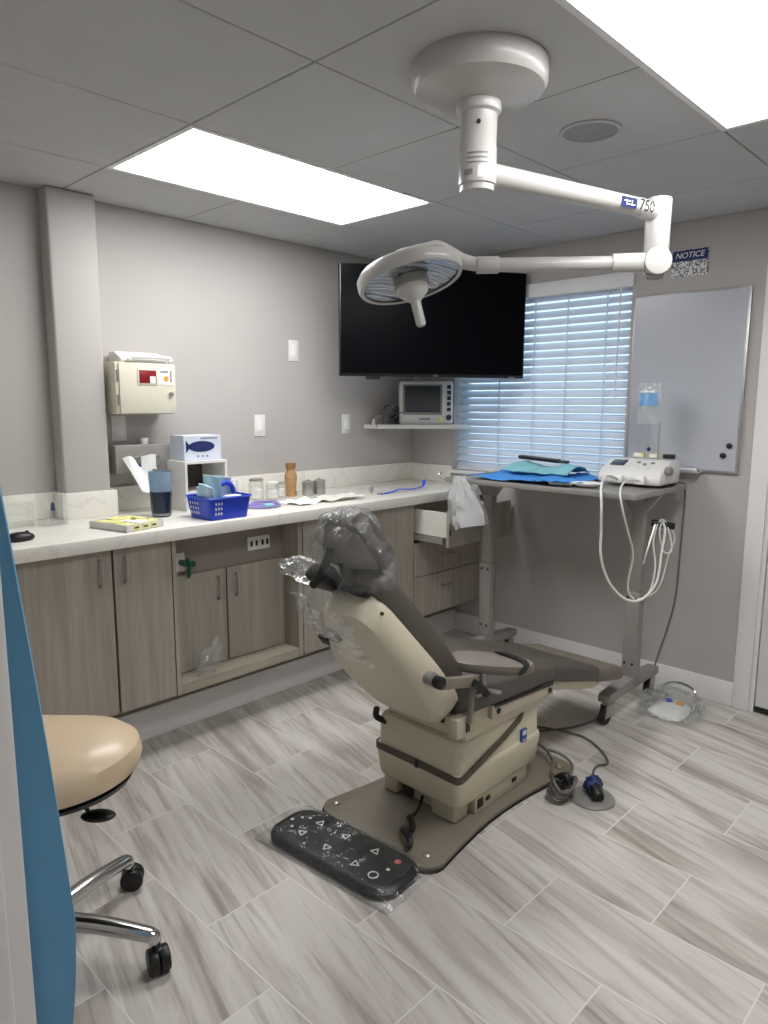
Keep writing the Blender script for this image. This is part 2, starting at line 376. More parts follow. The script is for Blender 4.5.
# door at the right of the back wall
b = MB(); b.span((2.165, -.022, 0), (2.245, 0, 2.19), .005); b.span((3.16, -.022, 0), (3.24, 0, 2.19), .005); b.span((2.245, -.022, 2.10), (3.16, 0, 2.19), .005)
b.span((2.245, -.005, 0), (2.262, .13, 2.10)); struct(b, 'trim_2', 'trim')
d = struct(MB().span((2.266, .005, .03), (3.155, .045, 2.095), .003), 'door_1', 'door')
b = MB(); b.cyl((2.262, .0, .98), (2.262, .0, 1.10), .009, n=12); b.span((2.258, -.002, .98), (2.29, .006, 1.10)); b.build('hinge', 'black', d)
MB().span((2.266, .0, .003), (3.155, .05, .028)).build('door_gap_shade', 'rubber', d)  # black strip stands in for the shade in the gap under the door
# window
w = struct(MB().span((WX0, .10, WZ0), (WX0+.04, .13, WZ1)).span((WX1-.04, .10, WZ0), (WX1, .13, WZ1)).span((WX0+.04, .10, WZ0), (WX1-.04, .13, WZ0+.04)).span((WX0+.04, .10, WZ1-.04), (WX1-.04, .13, WZ1)), 'window_1', 'trim')
MB().span((WX0+.04, .112, WZ0+.04), (WX1-.04, .118, WZ1-.04)).build('window_pane', 'acryl', w)
MB().span((WX0-.01, -.03, WZ0-.02), (WX1+.01, .10, WZ0), .004).build('window_sill', 'trim', w)
t = thing('window_blind', 'white horizontal slat blind hanging in the window behind the table', 'blind', ((WX0+WX1)/2, .045, WZ0))
MB().span((WX0-.01, -.02, 2.10), (WX1+.012, .07, 2.178), .006).build('valance', 'trim', t)
b = MB(); nz = 23; tilt = math.radians(48)
for i in range(nz):
    z = 1.105+i*(2.095-1.105)/(nz-1)
    t2 = bmesh.new(); n = 5; pv = []
    for side in (0, 1):
        for k in range(n+1):
            u = k/n-.5; h = .0035*(1-4*u*u)+(-.0012 if side else .0012)
            y, zz = u*.05, h
            pv.append((y*math.cos(tilt)-zz*math.sin(tilt), y*math.sin(tilt)+zz*math.cos(tilt)))
    poly = pv[:n+1]+pv[n+1:][::-1]
    A = [t2.verts.new((WX0+.012, .045+y, z+zz)) for y, zz in poly]; B = [t2.verts.new((WX1-.012, .045+y, z+zz)) for y, zz in poly]
    t2.faces.new(A); t2.faces.new(B[::-1])
    for k in range(len(A)): t2.faces.new((A[k], A[(k+1) % len(A)], B[(k+1) % len(A)], B[k]))
    bmesh.ops.recalc_face_normals(t2, faces=t2.faces); b.merge(t2)
b.build('slats', 'slat', t)
MB().span((WX0+.012, .025, 1.072), (WX1-.012, .065, 1.088), .004).build('bottom_rail', 'trim', t)
for x in (.69, .93, 1.14, 1.375):
    MB().span((x-.005, .018, 1.08), (x+.005, .0195, 2.1)).build('ladder_tape', 'slat', t)
MB().cyl((1.465, -.028, 1.52), (1.470, -.028, 2.10), .004, n=8).build('tilt_wand', 'whiteM', t)

# ------------------------------------------------------------------ cabinets and worktop
CF = .585          # door face
CT = .985          # worktop surface
def handle(p, mb=None, axis='z', L=.105):
    x, y, z = p
    if axis == 'z': P = [(x, y, z-L/2), (x+.022, y, z-L/2+.008), (x+.024, y, z), (x+.022, y, z+L/2-.008), (x, y, z+L/2)]
    else: P = [(x, y-L/2, z), (x+.022, y-L/2+.008, z), (x+.024, y, z), (x+.022, y+L/2-.008, z), (x, y+L/2, z)]
    return MB().tube(P, .0055, 8)
def doors(root, spans, z0, z1, xf, hy):
    for (ya, yb), h in zip(spans, hy):
        d = MB().span((xf-.019, ya+.002, z0), (xf, yb-.002, z1), .0015, 1).build('door', 'wood', root)
        if h is not None: handle((xf, h, z1-.085)).build('handle', 'steel', d)
def carcass(root, ya, yb, z0=.24):
    b = MB(); b.span((.02, ya, z0), (CF-.02, ya+.018, .93)); b.span((.02, yb-.018, z0), (CF-.02, yb, .93)); b.span((.02, ya+.018, z0), (CF-.02, yb-.018, z0+.018)); b.span((.02, ya+.018, z0+.018), (.035, yb-.018, .93))
    return b.build('carcass', 'carcass', root)
def toe(root, ya, yb): MB().span((.30, ya, 0), (.395, yb, .24)).build('toe_kick', 'carcass', root)
t = thing('base_cabinet', 'grey laminate two door cabinet at left end under the counter near the tan stool', 'cabinet', (.3, -2.56, 0))
carcass(t, -2.95, -2.165); doors(t, [(-2.95, -2.425), (-2.42, -2.168)], .245, .925, CF, [-2.475, -2.375]); toe(t, -2.952, -2.165)
t = thing('base_cabinet', 'grey laminate cabinet at far left, mostly behind the blue gown', 'cabinet', (.3, -3.15, 0))
carcass(t, -3.36, -2.955); doors(t, [(-3.36, -2.955)], .245, .925, CF, [-3.0]); toe(t, -3.36, -2.953)
# open niche with access panel
t = thing('niche_cabinet', 'open knee niche under the counter with two recessed panel doors', 'cabinet', (.3, -1.81, 0))
MB().span((.02, -2.163, .24), (CF-.004, -2.145, .93)).build('side_panel', 'wood', t); MB().span((.02, -1.488, .24), (CF-.004, -1.462, .93)).build('side_panel', 'wood', t)
MB().span((.02, -2.145, .24), (CF-.004, -1.488, .285), .002, 1).build('shelf', 'woodH', t)
MB().span((.43, -2.145, .285), (.452, -1.488, .93)).build('back_panel', 'carcass', t)
toe(t, -2.163, -1.462)
doors(t, [(-2.14, -1.832), (-1.829, -1.492)], .29, .735, .475, [-1.879, -1.782])
t = thing('base_cabinet', 'grey laminate two door cabinet behind the exam chair headrest', 'cabinet', (.3, -1.04, 0))
carcass(t, -1.46, -.635); doors(t, [(-1.46, -1.05), (-1.045, -.637)], .245, .925, CF, [-1.10, -.995]); toe(t, -1.46, -.635)
t = thing('drawer_cabinet', 'grey laminate three drawer cabinet with its top drawer pulled open', 'cabinet', (.3, -.34, 0))
carcass(t, -.633, -.03); toe(t, -.633, -.0)
MB().span((CF-.02, -.03, .24), (CF-.003, 0, .93)).build('filler_strip', 'wood', t)
for z0, z1, dx in ((.245, .488, 0), (.492, .695, 0), (.705, .915, .25)):
    d = MB().span((CF-.019+dx, -.630, z0), (CF+dx, -.033, z1), .0015, 1).build('drawer', 'wood', t)
    if dx:
        b = MB(); xa, xb = .20, CF-.019+dx
        b.span((xa, -.612, z0+.05), (xb, -.598, z1-.02)); b.span((xa, -.065, z0+.05), (xb, -.051, z1-.02)); b.span((xa, -.598, z0+.05), (xb, -.065, z0+.062)); b.span((xa, -.598, z0+.062), (xa+.012, -.065, z1-.02))
        b.build('drawer_box', 'melamine', d)
        MB().span((.35, -.624, z0+.012), (xb-.03, -.613, z0+.046)).build('slide_rail', 'steelD', d)
        MB().span((xb+.018, -.625, z0+.07), (xb+.0205, -.612, z0+.1)).build('latch', 'black', d)
    else: handle((CF, -.33, (z0+z1)/2+.04 if z0 < .4 else (z0+z1)/2), axis='y', L=.1).build('handle', 'steel', d)
t = thing('countertop', 'long white veined quartz worktop along the left wall', 'countertop', (.3, -1.7, .93))
MB().span((.0, YF+.002, .932), (.63, 0, CT), .004).build('worktop', 'quartz', t)
b = MB(); b.span((0.001, YF+.002, CT), (.02, -2.396, 1.1), .002); b.span((.096, -2.415, CT), (.115, -2.165, 1.1), .002); b.span((.02, -2.415, CT), (.096, -2.396, 1.1), .002); b.span((.02, -2.184, CT), (.096, -2.165, 1.1), .002); b.span((0.001, -2.184, CT), (.02, -.001, 1.1), .002); b.span((.02, -.02, CT), (.35, 0, 1.095), .002)
b.build('backsplash', 'quartz', t)

# ------------------------------------------------------------------ wall fittings
def plate(name, c, kind, label, cat, w=.072, h=.118, n=(1, 0, 0), group=None):
    t = thing(name, label, cat, c, 0, group); F = frame(n, (0, 1, 0) if abs(n[0]) else (1, 0, 0)); c = V(c)
    MB().box(c+V(n)*.003, (.006, w, h) if abs(n[0]) else (w, .006, h), .002).build('cover_plate', 'whiteM', t)
    if kind == 'switch': MB().box(c+V(n)*.007, (.005, .032, .066), .0015).build('rocker', 'paper', t)
    else:
        for dz in (.02, -.02):
            q = MB().box(c+V(n)*.0065+V((0, 0, dz)), (.005, .033, .028), .004).build('socket', 'paper', t)
            for dy in (-.006, .006): MB().box(c+V(n)*.0088+V((0, dy, dz+.002)), (.001, .002, .009)).build('slot', 'black', q)
    return t
plate('light_switch', (0, -1.03, 1.79), 'switch', 'white blank switch plate highest on the left wall', 'switch')
plate('light_switch', (0, -1.277, 1.372), 'switch', 'white switch plate on the wall above the blue caddy', 'switch')
plate('light_switch', (0, -.622, 1.37), 'switch', 'white switch plate on the wall left of the monitor shelf', 'switch')
plate('power_outlet', (0, -2.09, 1.375), 'outlet', 'white power outlet under the sharps container beside the column', 'outlet')
# sockets inside the niche
t = thing('power_outlet', 'white four socket outlet plate high in the knee niche', 'outlet', (.452, -1.63, .79))
MB().box((.456, -1.63, .825), (.008, .13, .065), .002).build('cover_plate', 'whiteM', t)
for dy in (-.045, -.015, .02, .048): MB().box((.461, -1.63+dy, .825), (.003, .012, .027), .001).build('socket', 'black', t)
t = thing('gas_outlet', 'white wall gas outlet with green valve in the knee niche', 'gas outlet', (.452, -2.05, .75))
MB().box((.457, -2.085, .795), (.01, .10, .085), .003).build('cover_plate', 'whiteM', t)
v = MB().cyl((.46, -2.055, .795), (.505, -2.055, .795), .014, bev=.003).tube([(.505, -2.05, .815), (.507, -2.04, .795), (.505, -2.04, .755), (.503, -2.045, .73)], .009, 10).ball((.507, -2.022, .79), .013).build('valve', 'green', t)
MB().tube([(.505, -2.045, .715), (.53, -2.06, .55), (.55, -2.06, .42), (.565, -2.0, .36)], .004, 8).build('hose', 'acryl', t)
b = MB().crumple((.56, -1.985, .345), (.035, .05, .10), .35, 3, 3, Matrix.Rotation(-.5, 3, 'X'))
b.build('plastic_bag', 'filmT', label='small crinkled clear bag hanging at the niche shelf edge from the oxygen hose', cat='bag')
# sharps container
t = thing('sharps_container', 'cream wall mounted sharps box with red window', 'sharps box', (.08, -2.03, 1.45))
MB().span((.0, -2.165, 1.442), (.15, -1.875, 1.676), .006).build('cabinet_body', 'cream', t)
MB().span((.15, -2.15, 1.446), (.160, -1.872, 1.672), .003).build('front_door', 'cream', t)
f = MB().span((.160, -2.065, 1.575), (.164, -1.965, 1.648), .003).build('window_frame', 'cream', t)
MB().span((.164, -2.057, 1.583), (.1655, -1.973, 1.641), .001).build('red_window', 'red', f)
MB().span((.1655, -2.005, 1.583), (.1662, -1.978, 1.614)).build('sticker', 'paper', f)
f = MB().span((.160, -1.955, 1.578), (.1618, -1.888, 1.648)).build('hazard_label', 'paper', t)
MB().cyl((.1618, -1.922, 1.605), (.1624, -1.922, 1.605), .013, n=20).build('hazard_mark', 'orange', f)
MB().span((.1618, -1.95, 1.632), (.1623, -1.91, 1.641)).build('print', 'greyP', f); MB().span((.1618, -1.902, 1.59), (.1623, -1.893, 1.643)).build('print', 'greyP', f)
MB().cyl((.160, -1.90, 1.535), (.172, -1.90, 1.535), .011, n=18, bev=.002).build('lock', 'steel', t)
for z in (1.48, 1.59): MB().cyl((.152, -2.155, z), (.152, -2.155, z+.05), .005, n=8).build('hinge', 'steelD', t)
b = MB().prism([(.02, 0), (.14, 0), (.14, .018), (.075, .05), (.02, .05)], .22, Matrix(((1, 0, 0, 0), (0, 0, 1, -2.13), (0, 1, 0, 1.676), (0, 0, 0, 1))), .006)
b.build('drop_chute', 'whiteM', t)
MB().tube([(.155, -2.09, 1.684), (.158, -2.09, 1.70), (.158, -1.90, 1.70), (.155, -1.90, 1.684)], .009, 8, 2).build('chute_flap', 'paper', t)
# towel dispenser
t = thing('towel_dispenser', 'steel paper towel dispenser on the wall under the sharps box', 'dispenser', (.05, -2.03, 1.17))
MB().span((0, -2.16, 1.165), (.105, -1.885, 1.30), .006).build('housing', 'steelD', t)
MB().span((.105, -2.11, 1.195), (.109, -1.94, 1.245), .004).build('opening', 'chrome', t)
def towel(u, v): return V((.115+.06*v+.02*math.sin(u*6+v*2), -2.135+.115*u+.05*v, 1.24-.185*v*(.8+.2*u)+.012*math.sin(u*7)*(1-v)))
MB().sheet(towel, 10, 10, .0015).build('paper_towel', 'paper', t)
MB().sheet(lambda u, v: V((.112+.02*math.sin(u*5), -2.04+.115*u, 1.245-.07*v+.01*math.sin(u*4))), 8, 6, .0015).build('paper_towel', 'paper', t)
MB().lathe([(0, 0), (.016, 0), (.02, .026), (.021, .028), (.018, .028), (.015, .004), (0, .004)], (.07, -2.0, 1.301), n=20).build('medicine_cup', 'paper', label='tiny white cup on top of the steel towel dispenser', cat='cup')

# ------------------------------------------------------------------ things on the counter
t = thing('tumbler', 'navy tumbler lined with pale blue clear film beside the towel dispenser', 'tumbler', (.31, -2.055, CT))
MB().lathe([(0, 0), (.040, 0), (.044, .02), (.049, .115), (.047, .115), (.042, .02), (.038, .006), (0, .006)], (.31, -2.055, CT)).build('cup', 'cupN', t)
MB().lathe([(.043, .006), (.0475, .115), (.052, .20), (.0505, .205), (.046, .115), (.041, .008)], (.31, -2.055, CT)).build('liner', 'filmB', t)
b = MB()
for a in range(5): b.cyl((.31+.02*math.cos(a*1.3), -2.055+.02*math.sin(a*1.3), CT+.01), (.31+.03*math.cos(a*1.3+.3), -2.055+.03*math.sin(a*1.3+.3), CT+.185), .006, n=8)
b.build('sticks', 'pouch', t)
# organizer box with glove box on top
t = thing('counter_organizer', 'white open fronted box on the counter under the glove box', 'organizer', (.17, -1.79, CT))
b = MB(); b.span((.05, -1.905, CT), (.27, -1.893, CT+.235)); b.span((.05, -1.685, CT), (.27, -1.673, CT+.235)); b.span((.05, -1.893, CT), (.27, -1.685, CT+.012)); b.span((.05, -1.893, CT+.223), (.27, -1.685, CT+.235)); b.build('shell', 'whiteM', t)
MB().span((.05, -1.893, CT+.012), (.06, -1.685, CT+.223)).build('back_panel', 'strap', t)
MB().span((.06, -1.893, CT+.08), (.262, -1.685, CT+.088)).build('shelf', 'whiteM', t)
t = thing('glove_box', 'pale blue glove box with dark oval opening on top of the white organizer', 'box', (.16, -1.79, CT+.235))
MB().span((.10, -1.88, CT+.2355), (.225, -1.675, CT+.355), .002, 1).build('carton', 'gloveB', t)
b = MB(); F = Matrix(((0, 0, 1, .2255), (1, 0, 0, -1.785), (0, 1, 0, CT+.302), (0, 0, 0, 1)))
el = [(.072*math.cos(2*PI*i/28), .026*math.sin(2*PI*i/28)) for i in range(28)]; b.prism(el, .0012, F)
b.prism([(-.06, 0), (-.085, .03), (-.085, -.03)], .0012, F); b.build('oval_opening', 'navy', t)
for p_, q_ in (((.225, -1.79, CT+.338), (.2262, -1.695, CT+.344)), ((.225, -1.81, CT+.25), (.2262, -1.80, CT+.26)), ((.225, -1.785, CT+.25), (.2262, -1.775, CT+.26)), ((.225, -1.76, CT+.25), (.2262, -1.75, CT+.26))): MB().span(p_, q_).build('print', 'greyP', t)
# blue caddy
cx, cy = .50, -1.875; ca = math.radians(0)
t = thing('caddy', 'royal blue plastic caddy with handle on the counter edge', 'caddy', (cx, cy, CT))
R0 = [rrect(cx, cy, .088-.0, .105, .02, CT+.001)]
b = MB(); wl = .003
for (h0, r0), (h1, r1) in zip(((0, .0), (.045, .004), (.08, .008)), ((.045, .004), (.08, .008), (.097, .010))): pass
outer = [rrect(cx, cy, .085+.012*h, .098+.016*h, .018, CT+.10*h) for h in (0, .25, .5, .75, 1)]
inner = [rrect(cx, cy, .082+.012*h, .095+.016*h, .016, CT+.10*h) for h in (1, .6, .05)]
b.loft(outer+inner); b.loft([rrect(cx, cy, .099, .116, .02, CT+.093), rrect(cx, cy, .102, .119, .02, CT+.097), rrect(cx, cy, .099, .116, .02, CT+.101), rrect(cx, cy, .094, .111, .018, CT+.101), rrect(cx, cy, .094, .111, .018, CT+.093)], cap=False)
b.build('bin', 'blue', t)
b = MB()
for k in range(3):
    for r in range(3): b.box((cx+.0905+.003*r/2, cy-.075+.014*k, CT+.028+.022*r), (.004, .007, .012), .001, 1)
for k in range(4):
    for r in range(3): b.box((cx-.06+.02*k, cy-.1035-.0025*r, CT+.028+.022*r), (.007, .004, .012), .001, 1)
b.build('vent_holes', 'melamine', t)
MB().tube([(cx, cy-.02, CT+.01), (cx, cy-.015, CT+.09), (cx, cy+.0, CT+.135), (cx, cy+.035, CT+.15), (cx, cy+.07, CT+.135), (cx, cy+.083, CT+.09), (cx, cy+.085, CT+.02)], .011, 10).build('handle', 'blue', t)
MB().span((cx-.08, cy-.004, CT+.006), (cx+.08, cy+.004, CT+.09)).build('divider', 'blue', t)
def pouch(c, w, h, lean, rz, name, lab, mat='pouch'):
    b = MB()
    def f(u, v): return V(((u-.5)*w, .004*math.sin(PI*u)*math.sin(PI*v)+.003*math.sin(7*u+5*v), h*v-.012*u*v))
    b.sheet(f, 10, 12, .004); b.bm.transform(Matrix.Translation(V(c)) @ Matrix.Rotation(rz, 4, 'Z') @ Matrix.Rotation(lean, 4, 'X'))
    return b.build(name, mat, label=lab, cat='pouch', group='sealed pouches in the caddy')
pouch((cx+.03, cy-.04, CT+.014), .075, .19, .2, .75, 'sterile_pouch', 'tallest pale blue pouch in the blue caddy')
for k in range(5):
    pouch((cx+.06-.024*k, cy-.078+.003*k, CT+.012), .045, .145+.008*(k % 3), .16+.08*k, .65+.1*k, 'sterile_pouch', 'thin pale blue pouch, %s of five fanned in the blue caddy' % ['front one', 'second from the front', 'middle one', 'second from the back', 'back one'][k])
pouch((cx-.05, cy+.06, CT+.014), .08, .17, .1, .8, 'sterile_pouch', 'pale blue pouch behind the handle of the blue caddy')
MB().box((cx+.05, cy+.04, CT+.075), (.05, .07, .05), .004, rot=Matrix.Rotation(.2, 3, 'Z')).build('gauze_pack', 'paper', label='white gauze pack in the right half of the blue caddy', cat='pack')
# tray of yellow packets
t = thing('supply_tray', 'low white tray holding yellow wrapped packets', 'tray', (.45, -2.28, CT))
tx, ty = .47, -2.30
R = Matrix.Rotation(math.radians(14), 3, 'Z')
def L(x, y, z): return V((tx, ty, CT))+R @ V((x, y, z))
b = MB()
for c, dm in (((0, 0, .003), (.22, .19, .006)), ((.108, 0, .015), (.004, .19, .03)), ((-.108, 0, .015), (.004, .19, .03)), ((0, .093, .015), (.22, .004, .03)), ((0, -.093, .015), (.22, .004, .03))): b.box(L(*c), dm, rot=R)
b.build('tray', 'whiteM', t)
for k in range(3):
    MB().box(L(.1105, -.045+.045*k, .015), (.0015, .032, .022), rot=R).build('tag', 'yellow', t)
    MB().box(L(.1118, -.045+.045*k, .015), (.001, .02, .006), rot=R).build('print', 'dark', t)
wh = ['front left corner', 'front middle', 'front right corner', 'left middle', 'centre', 'right middle', 'back left corner', 'back middle', 'back right corner']
for k in range(9):
    x, y = .07-.068*(k//3), -.062+.062*(k % 3)
    MB().box(L(x, y, .021+.004*(k % 2)), (.055, .05, .018), .006, rot=R @ Matrix.Rotation(.25*math.sin(k*2.3), 3, 'Z') @ Matrix.Rotation(.12*math.sin(k), 3, 'X')).build('packet', 'paper' if k in (1, 4) else 'yellow',
        label=('white' if k in (1, 4) else 'yellow')+' wrapped packet at the '+wh[k]+' of the white tray', cat='packet', group='packets in the tray')
# acrylic box with pen tools, mouse
t = thing('acrylic_holder', 'clear acrylic holder by the column at the left end', 'holder', (.19, -2.49, CT))
b = MB()
for dx, dy, sx, sy in ((0, .045, .09, .004), (0, -.045, .09, .004), (.045, 0, .004, .09), (-.045, 0, .004, .09)): b.box((.19+dx, -2.49+dy, CT+.075), (sx, sy, .15), .001, 1)
b.build('walls', 'acryl', t); MB().box((.19, -2.49, CT+.003), (.09, .09, .006)).build('base', 'acryl', t)
t = thing('vial', 'small vial with blue cap inside the clear acrylic holder', 'vial', (.2, -2.49, CT+.006))
MB().cyl((.2, -2.49, CT+.0065), (.2, -2.49, CT+.06), .014, bev=.003).build('glass', 'acryl', t)
MB().cyl((.2, -2.49, CT+.06), (.2, -2.49, CT+.095), .009, .006, bev=.002).build('cap', 'navy', t)
t = thing('acrylic_holder', 'low clear acrylic tray near the left end of the backsplash', 'holder', (.16, -2.62, CT))
b = MB()
for dx, dy, sx, sy in ((0, .06, .07, .004), (0, -.06, .07, .004), (.035, 0, .004, .12), (-.035, 0, .004, .12)): b.box((.14+dx, -2.62+dy, CT+.05), (sx, sy, .10), .001, 1)
b.build('walls', 'acryl', t); MB().box((.14, -2.62, CT+.003), (.07, .12, .006)).build('base', 'acryl', t)
t = thing('computer_mouse', 'black computer mouse at the left end of the counter', 'mouse', (.47, -2.72, CT))
MB().ball((.47, -2.72, CT+.012), (.032, .055, .022)).build('shell', 'black', t)
MB().cyl((.46, -2.69, CT+.028), (.468, -2.69, CT+.028), .007, n=12).build('scroll_wheel', 'rubber', t)
# jars and canisters
def jar(x, y, r, h, label, fill, lid='steel'):
    t = thing('glass_jar', label, 'jar', (x, y, CT), 0, 'glass jars on the counter')
    MB().lathe([(0, .003), (r*.9, .003), (r, .012), (r, h*.8), (r*.86, h*.88), (r*.86, h*.9), (r*.80, h*.9), (r*.93, h*.79), (r*.93, .014), (0, .008)], (x, y, CT)).build('glass', 'acryl', t)
    MB().lathe([(0, .015), (r*.9, .015), (r*.9, h*.5), (r*.5, h*.62), (0, h*.58)], (x, y, CT)).build('contents', fill, t)
    MB().lathe([(0, h*.9), (r*.9, h*.9), (r*.9, h*.985), (r*.82, h), (0, h)], (x, y, CT)).build('lid', lid, t)
jar(.17, -1.43, .042, .115, 'largest glass jar of cotton, left of the bamboo stick jar', 'cotton')
jar(.23, -1.37, .036, .10, 'middle glass jar of white swabs in front of the largest jar', 'cotton', 'whiteM')
jar(.19, -1.285, .03, .088, 'smaller glass jar directly left of the bamboo stick jar', 'cotton')
t = thing('stick_jar', 'tall waisted jar of brown bamboo sticks with brown lid', 'jar', (.16, -1.19, CT))
MB().lathe([(0, 0), (.031, 0), (.033, .01), (.029, .05), (.035, .10), (.032, .125), (.023, .14), (.023, .15), (0, .15)], (.16, -1.19, CT)).build('sticks', 'cork', t)
MB().lathe([(0, .15), (.024, .15), (.029, .165), (.029, .182), (0, .182)], (.16, -1.19, CT)).build('lid', 'kraft', t)
for x, y, r, h, lab in ((.20, -1.10, .034, .085, 'left one of the two small steel canisters on the counter'), (.21, -1.025, .034, .09, 'right one of the two small steel canisters on the counter')):
    t = thing('steel_canister', lab, 'canister', (x, y, CT), 0, 'steel canisters')
    MB().cyl((x, y, CT), (x, y, CT+h*.8), r, bev=.003).build('body', 'steel', t)
    MB().lathe([(0, 0), (r*1.04, 0), (r*1.04, .006), (r*.7, .013), (.006, .014), (.008, .02), (0, .022)], (x, y, CT+h*.8)).build('lid', 'steel', t)
for k in range(2): MB().box((.10+.012*k, -1.55+.028*k, CT+.056), (.075, .018, .11), .002, rot=Matrix.Rotation(.15, 3, 'Z')).build('swab_box', 'whiteM', label=['left', 'right'][k]+' slim white box standing behind the blue caddy', cat='box')
b = MB()
for k in range(3): b.tube([(.40+.07*math.cos(a)*(1-.12*k), -1.55+.085*math.sin(a)*(1-.1*k), CT+.008+.007*k) for a in [i*PI/6 for i in range(12)]], .005, 8, 4, True)
t = thing('tubing_coil', 'coil of lilac medical tubing right of the blue caddy', 'tubing', (.40, -1.55, CT))
b.build('tube', 'purple', t); MB().cyl((.47, -1.60, CT+.02), (.475, -1.555, CT+.02), .008, n=12).build('connector', 'teal', t)
def crumple_sheet(cx, cy, w, d, z, amp, s, rz=0):
    R = Matrix.Rotation(rz, 3, 'Z')
    return lambda u, v: V((cx, cy, z))+R @ V(((u-.5)*w, (v-.5)*d, amp*(.5+noise.noise(V((u*4+s, v*4, s))))))
MB().sheet(crumple_sheet(.42, -1.32, .15, .2, CT+.004, .014, 1.3, .2), 14, 16, .002).build('instrument_pouch', 'paper', label='flat white peel pouch lying on the counter left of the other', cat='pouch')
MB().sheet(crumple_sheet(.45, -1.10, .15, .25, CT+.004, .02, 5.3, -.1), 14, 18, .003).build('instrument_pouch', 'melamine', label='flat cream peel pouch lying on the counter, nearer the headrest', cat='pouch')
t = thing('tourniquet_strap', 'royal blue strap curled on the counter near the back corner', 'strap', (.46, -.6, CT))
b = MB().tube([(.48, -.80, CT+.006), (.47, -.70, CT+.008), (.45, -.62, CT+.015), (.48, -.54, CT+.012), (.48, -.45, CT+.02), (.47, -.42, CT+.04), (.46, -.415, CT+.055)], .010, 8, 6, flat=.35); b.build('band', 'strapB', t)
MB().cyl((.45, -.80, CT+.006), (.49, -.79, CT+.006), .007, n=10).ball((.42, -.82, CT+.03), (.012, .014, .026)).build('clasp', 'steel', t)

# ------------------------------------------------------------------ television, shelf, monitor
a, c = V((.36, -1.0, 0)), V((.905, -.045, 0)); ux = (c-a).normalized(); nz_ = V((ux.y, -ux.x, 0)); Wd = (c-a).length
TVR = Matrix((ux, V((0, 0, 1)), nz_)).transposed()
def TP(x, z, o=0): return (a+c)/2+ux*x+V((0, 0, z))+nz_*o
t = thing('television', 'large black wall television swung out across the back corner', 'television', TP(0, 1.64))
TV0, TV1 = 1.642, 2.235
MB().box(TP(0, (TV0+TV1)/2, -.022), (Wd, TV1-TV0, .035), .006, rot=TVR).build('casing', 'bezel', t)
MB().box(TP(0, (TV0+TV1)/2+.006, -.0035), (Wd-.016, TV1-TV0-.022, .003), .001, 1, rot=TVR).build('screen', 'screen', t)
MB().text('TCL', .016, TM(TP(.0, TV0+.008, .0), TVR)).build('logo', 'alu', t)
MB().box(TP(.47, TV0+.006, .0), (.04, .004, .001), rot=TVR).build('badge', 'alu', t)
MB().box(TP(-.36, TV0-.008, -.02), (.08, .016, .02), .003, rot=TVR).build('sensor', 'black', t)
p = TP(0, 1.95, -.05); b = MB(); b.box(p, (.4, .3, .02), .004, rot=TVR); b.tube([p, (.30, -.25, 1.95), (.05, -.05, 1.95)], .03, 10, 2); b.box((.055, -.055, 1.95), (.10, .10, .2), .004); b.build('wall_bracket', 'bezel', t)
# corner shelf
t = thing('corner_shelf', 'white corner shelf under the television holding the monitor', 'shelf', (.2, -.2, 1.33))
MB().prism([(.001, -.001), (.001, -.47), (.10, -.47), (.47, -.10), (.47, -.001)], .026, Matrix.Translation((0, 0, 1.338)), .003).build('board', 'whiteM', t)
ms = V((.17, -.43, 0)); mu = V((.70, .714, 0)).normalized(); mn = V((mu.y, -mu.x, 0)); MR = Matrix((mu, V((0, 0, 1)), mn)).transposed()
mc = V((.295, -.205, 0))
def MP(x, z, o=0): return mc+mu*x+V((0, 0, 1.364+z))+mn*o
t = thing('patient_monitor', 'beige vital signs monitor on the corner shelf', 'monitor', MP(0, 0, -.06))
MB().box(MP(0, .135, -.06), (.34, .27, .14), .02, 3, rot=MR).build('housing', 'whiteM', t)
MB().box(MP(-.025, .155, .011), (.25, .19, .006), .008, rot=MR).build('screen_bezel', 'greyP', t)
MB().box(MP(-.025, .158, .0145), (.225, .165, .004), .003, rot=MR).build('screen', 'lcd', t)
for k in range(5): MB().box(MP(.142, .235-.035*k, .0115), (.024, .024, .006), .003, rot=MR).build('button', 'dial', t)
MB().cyl(MP(.142, .045, .010), MP(.142, .045, .022), .018, bev=.003).build('knob', 'dial', t)
MB().cyl(MP(.09, .03, .010), MP(.09, .03, .0165), .016, bev=.002).build('port', 'yellow', t)
MB().box(MP(-.01, .035, .0115), (.07, .012, .002), rot=MR).build('print', 'greyP', t)
b = MB(); random.seed(3)
for k in range(6):
    P = [V((.13+random.uniform(-.035, .045), -.36+random.uniform(-.05, .05), 1.37+random.uniform(.0, .12))) for _ in range(6)]; P[0].z = P[-1].z = 1.37
    b.tube(P, .0035, 6, 5)
b.tube([(.20, -.30, 1.44), (.17, -.42, 1.43), (.13, -.475, 1.38), (.13, -.478, 1.345)], .003, 6); b.tube([(.16, -.33, 1.44), (.08, -.45, 1.42), (.07, -.475, 1.36)], .003, 6)
t = thing('monitor_leads', 'tangled grey patient leads beside the vital signs monitor', 'cables', (.13, -.36, 1.364)); b.build('cable', 'greyC', t)
MB().cyl((.06, -.44, 1.365), (.07, -.455, 1.395), .014, n=12, bev=.003).build('clip', 'paper', t)
MB().box((.14, -.33, 1.42), (.05, .05, .11), .01).build('adapter', 'black', t)

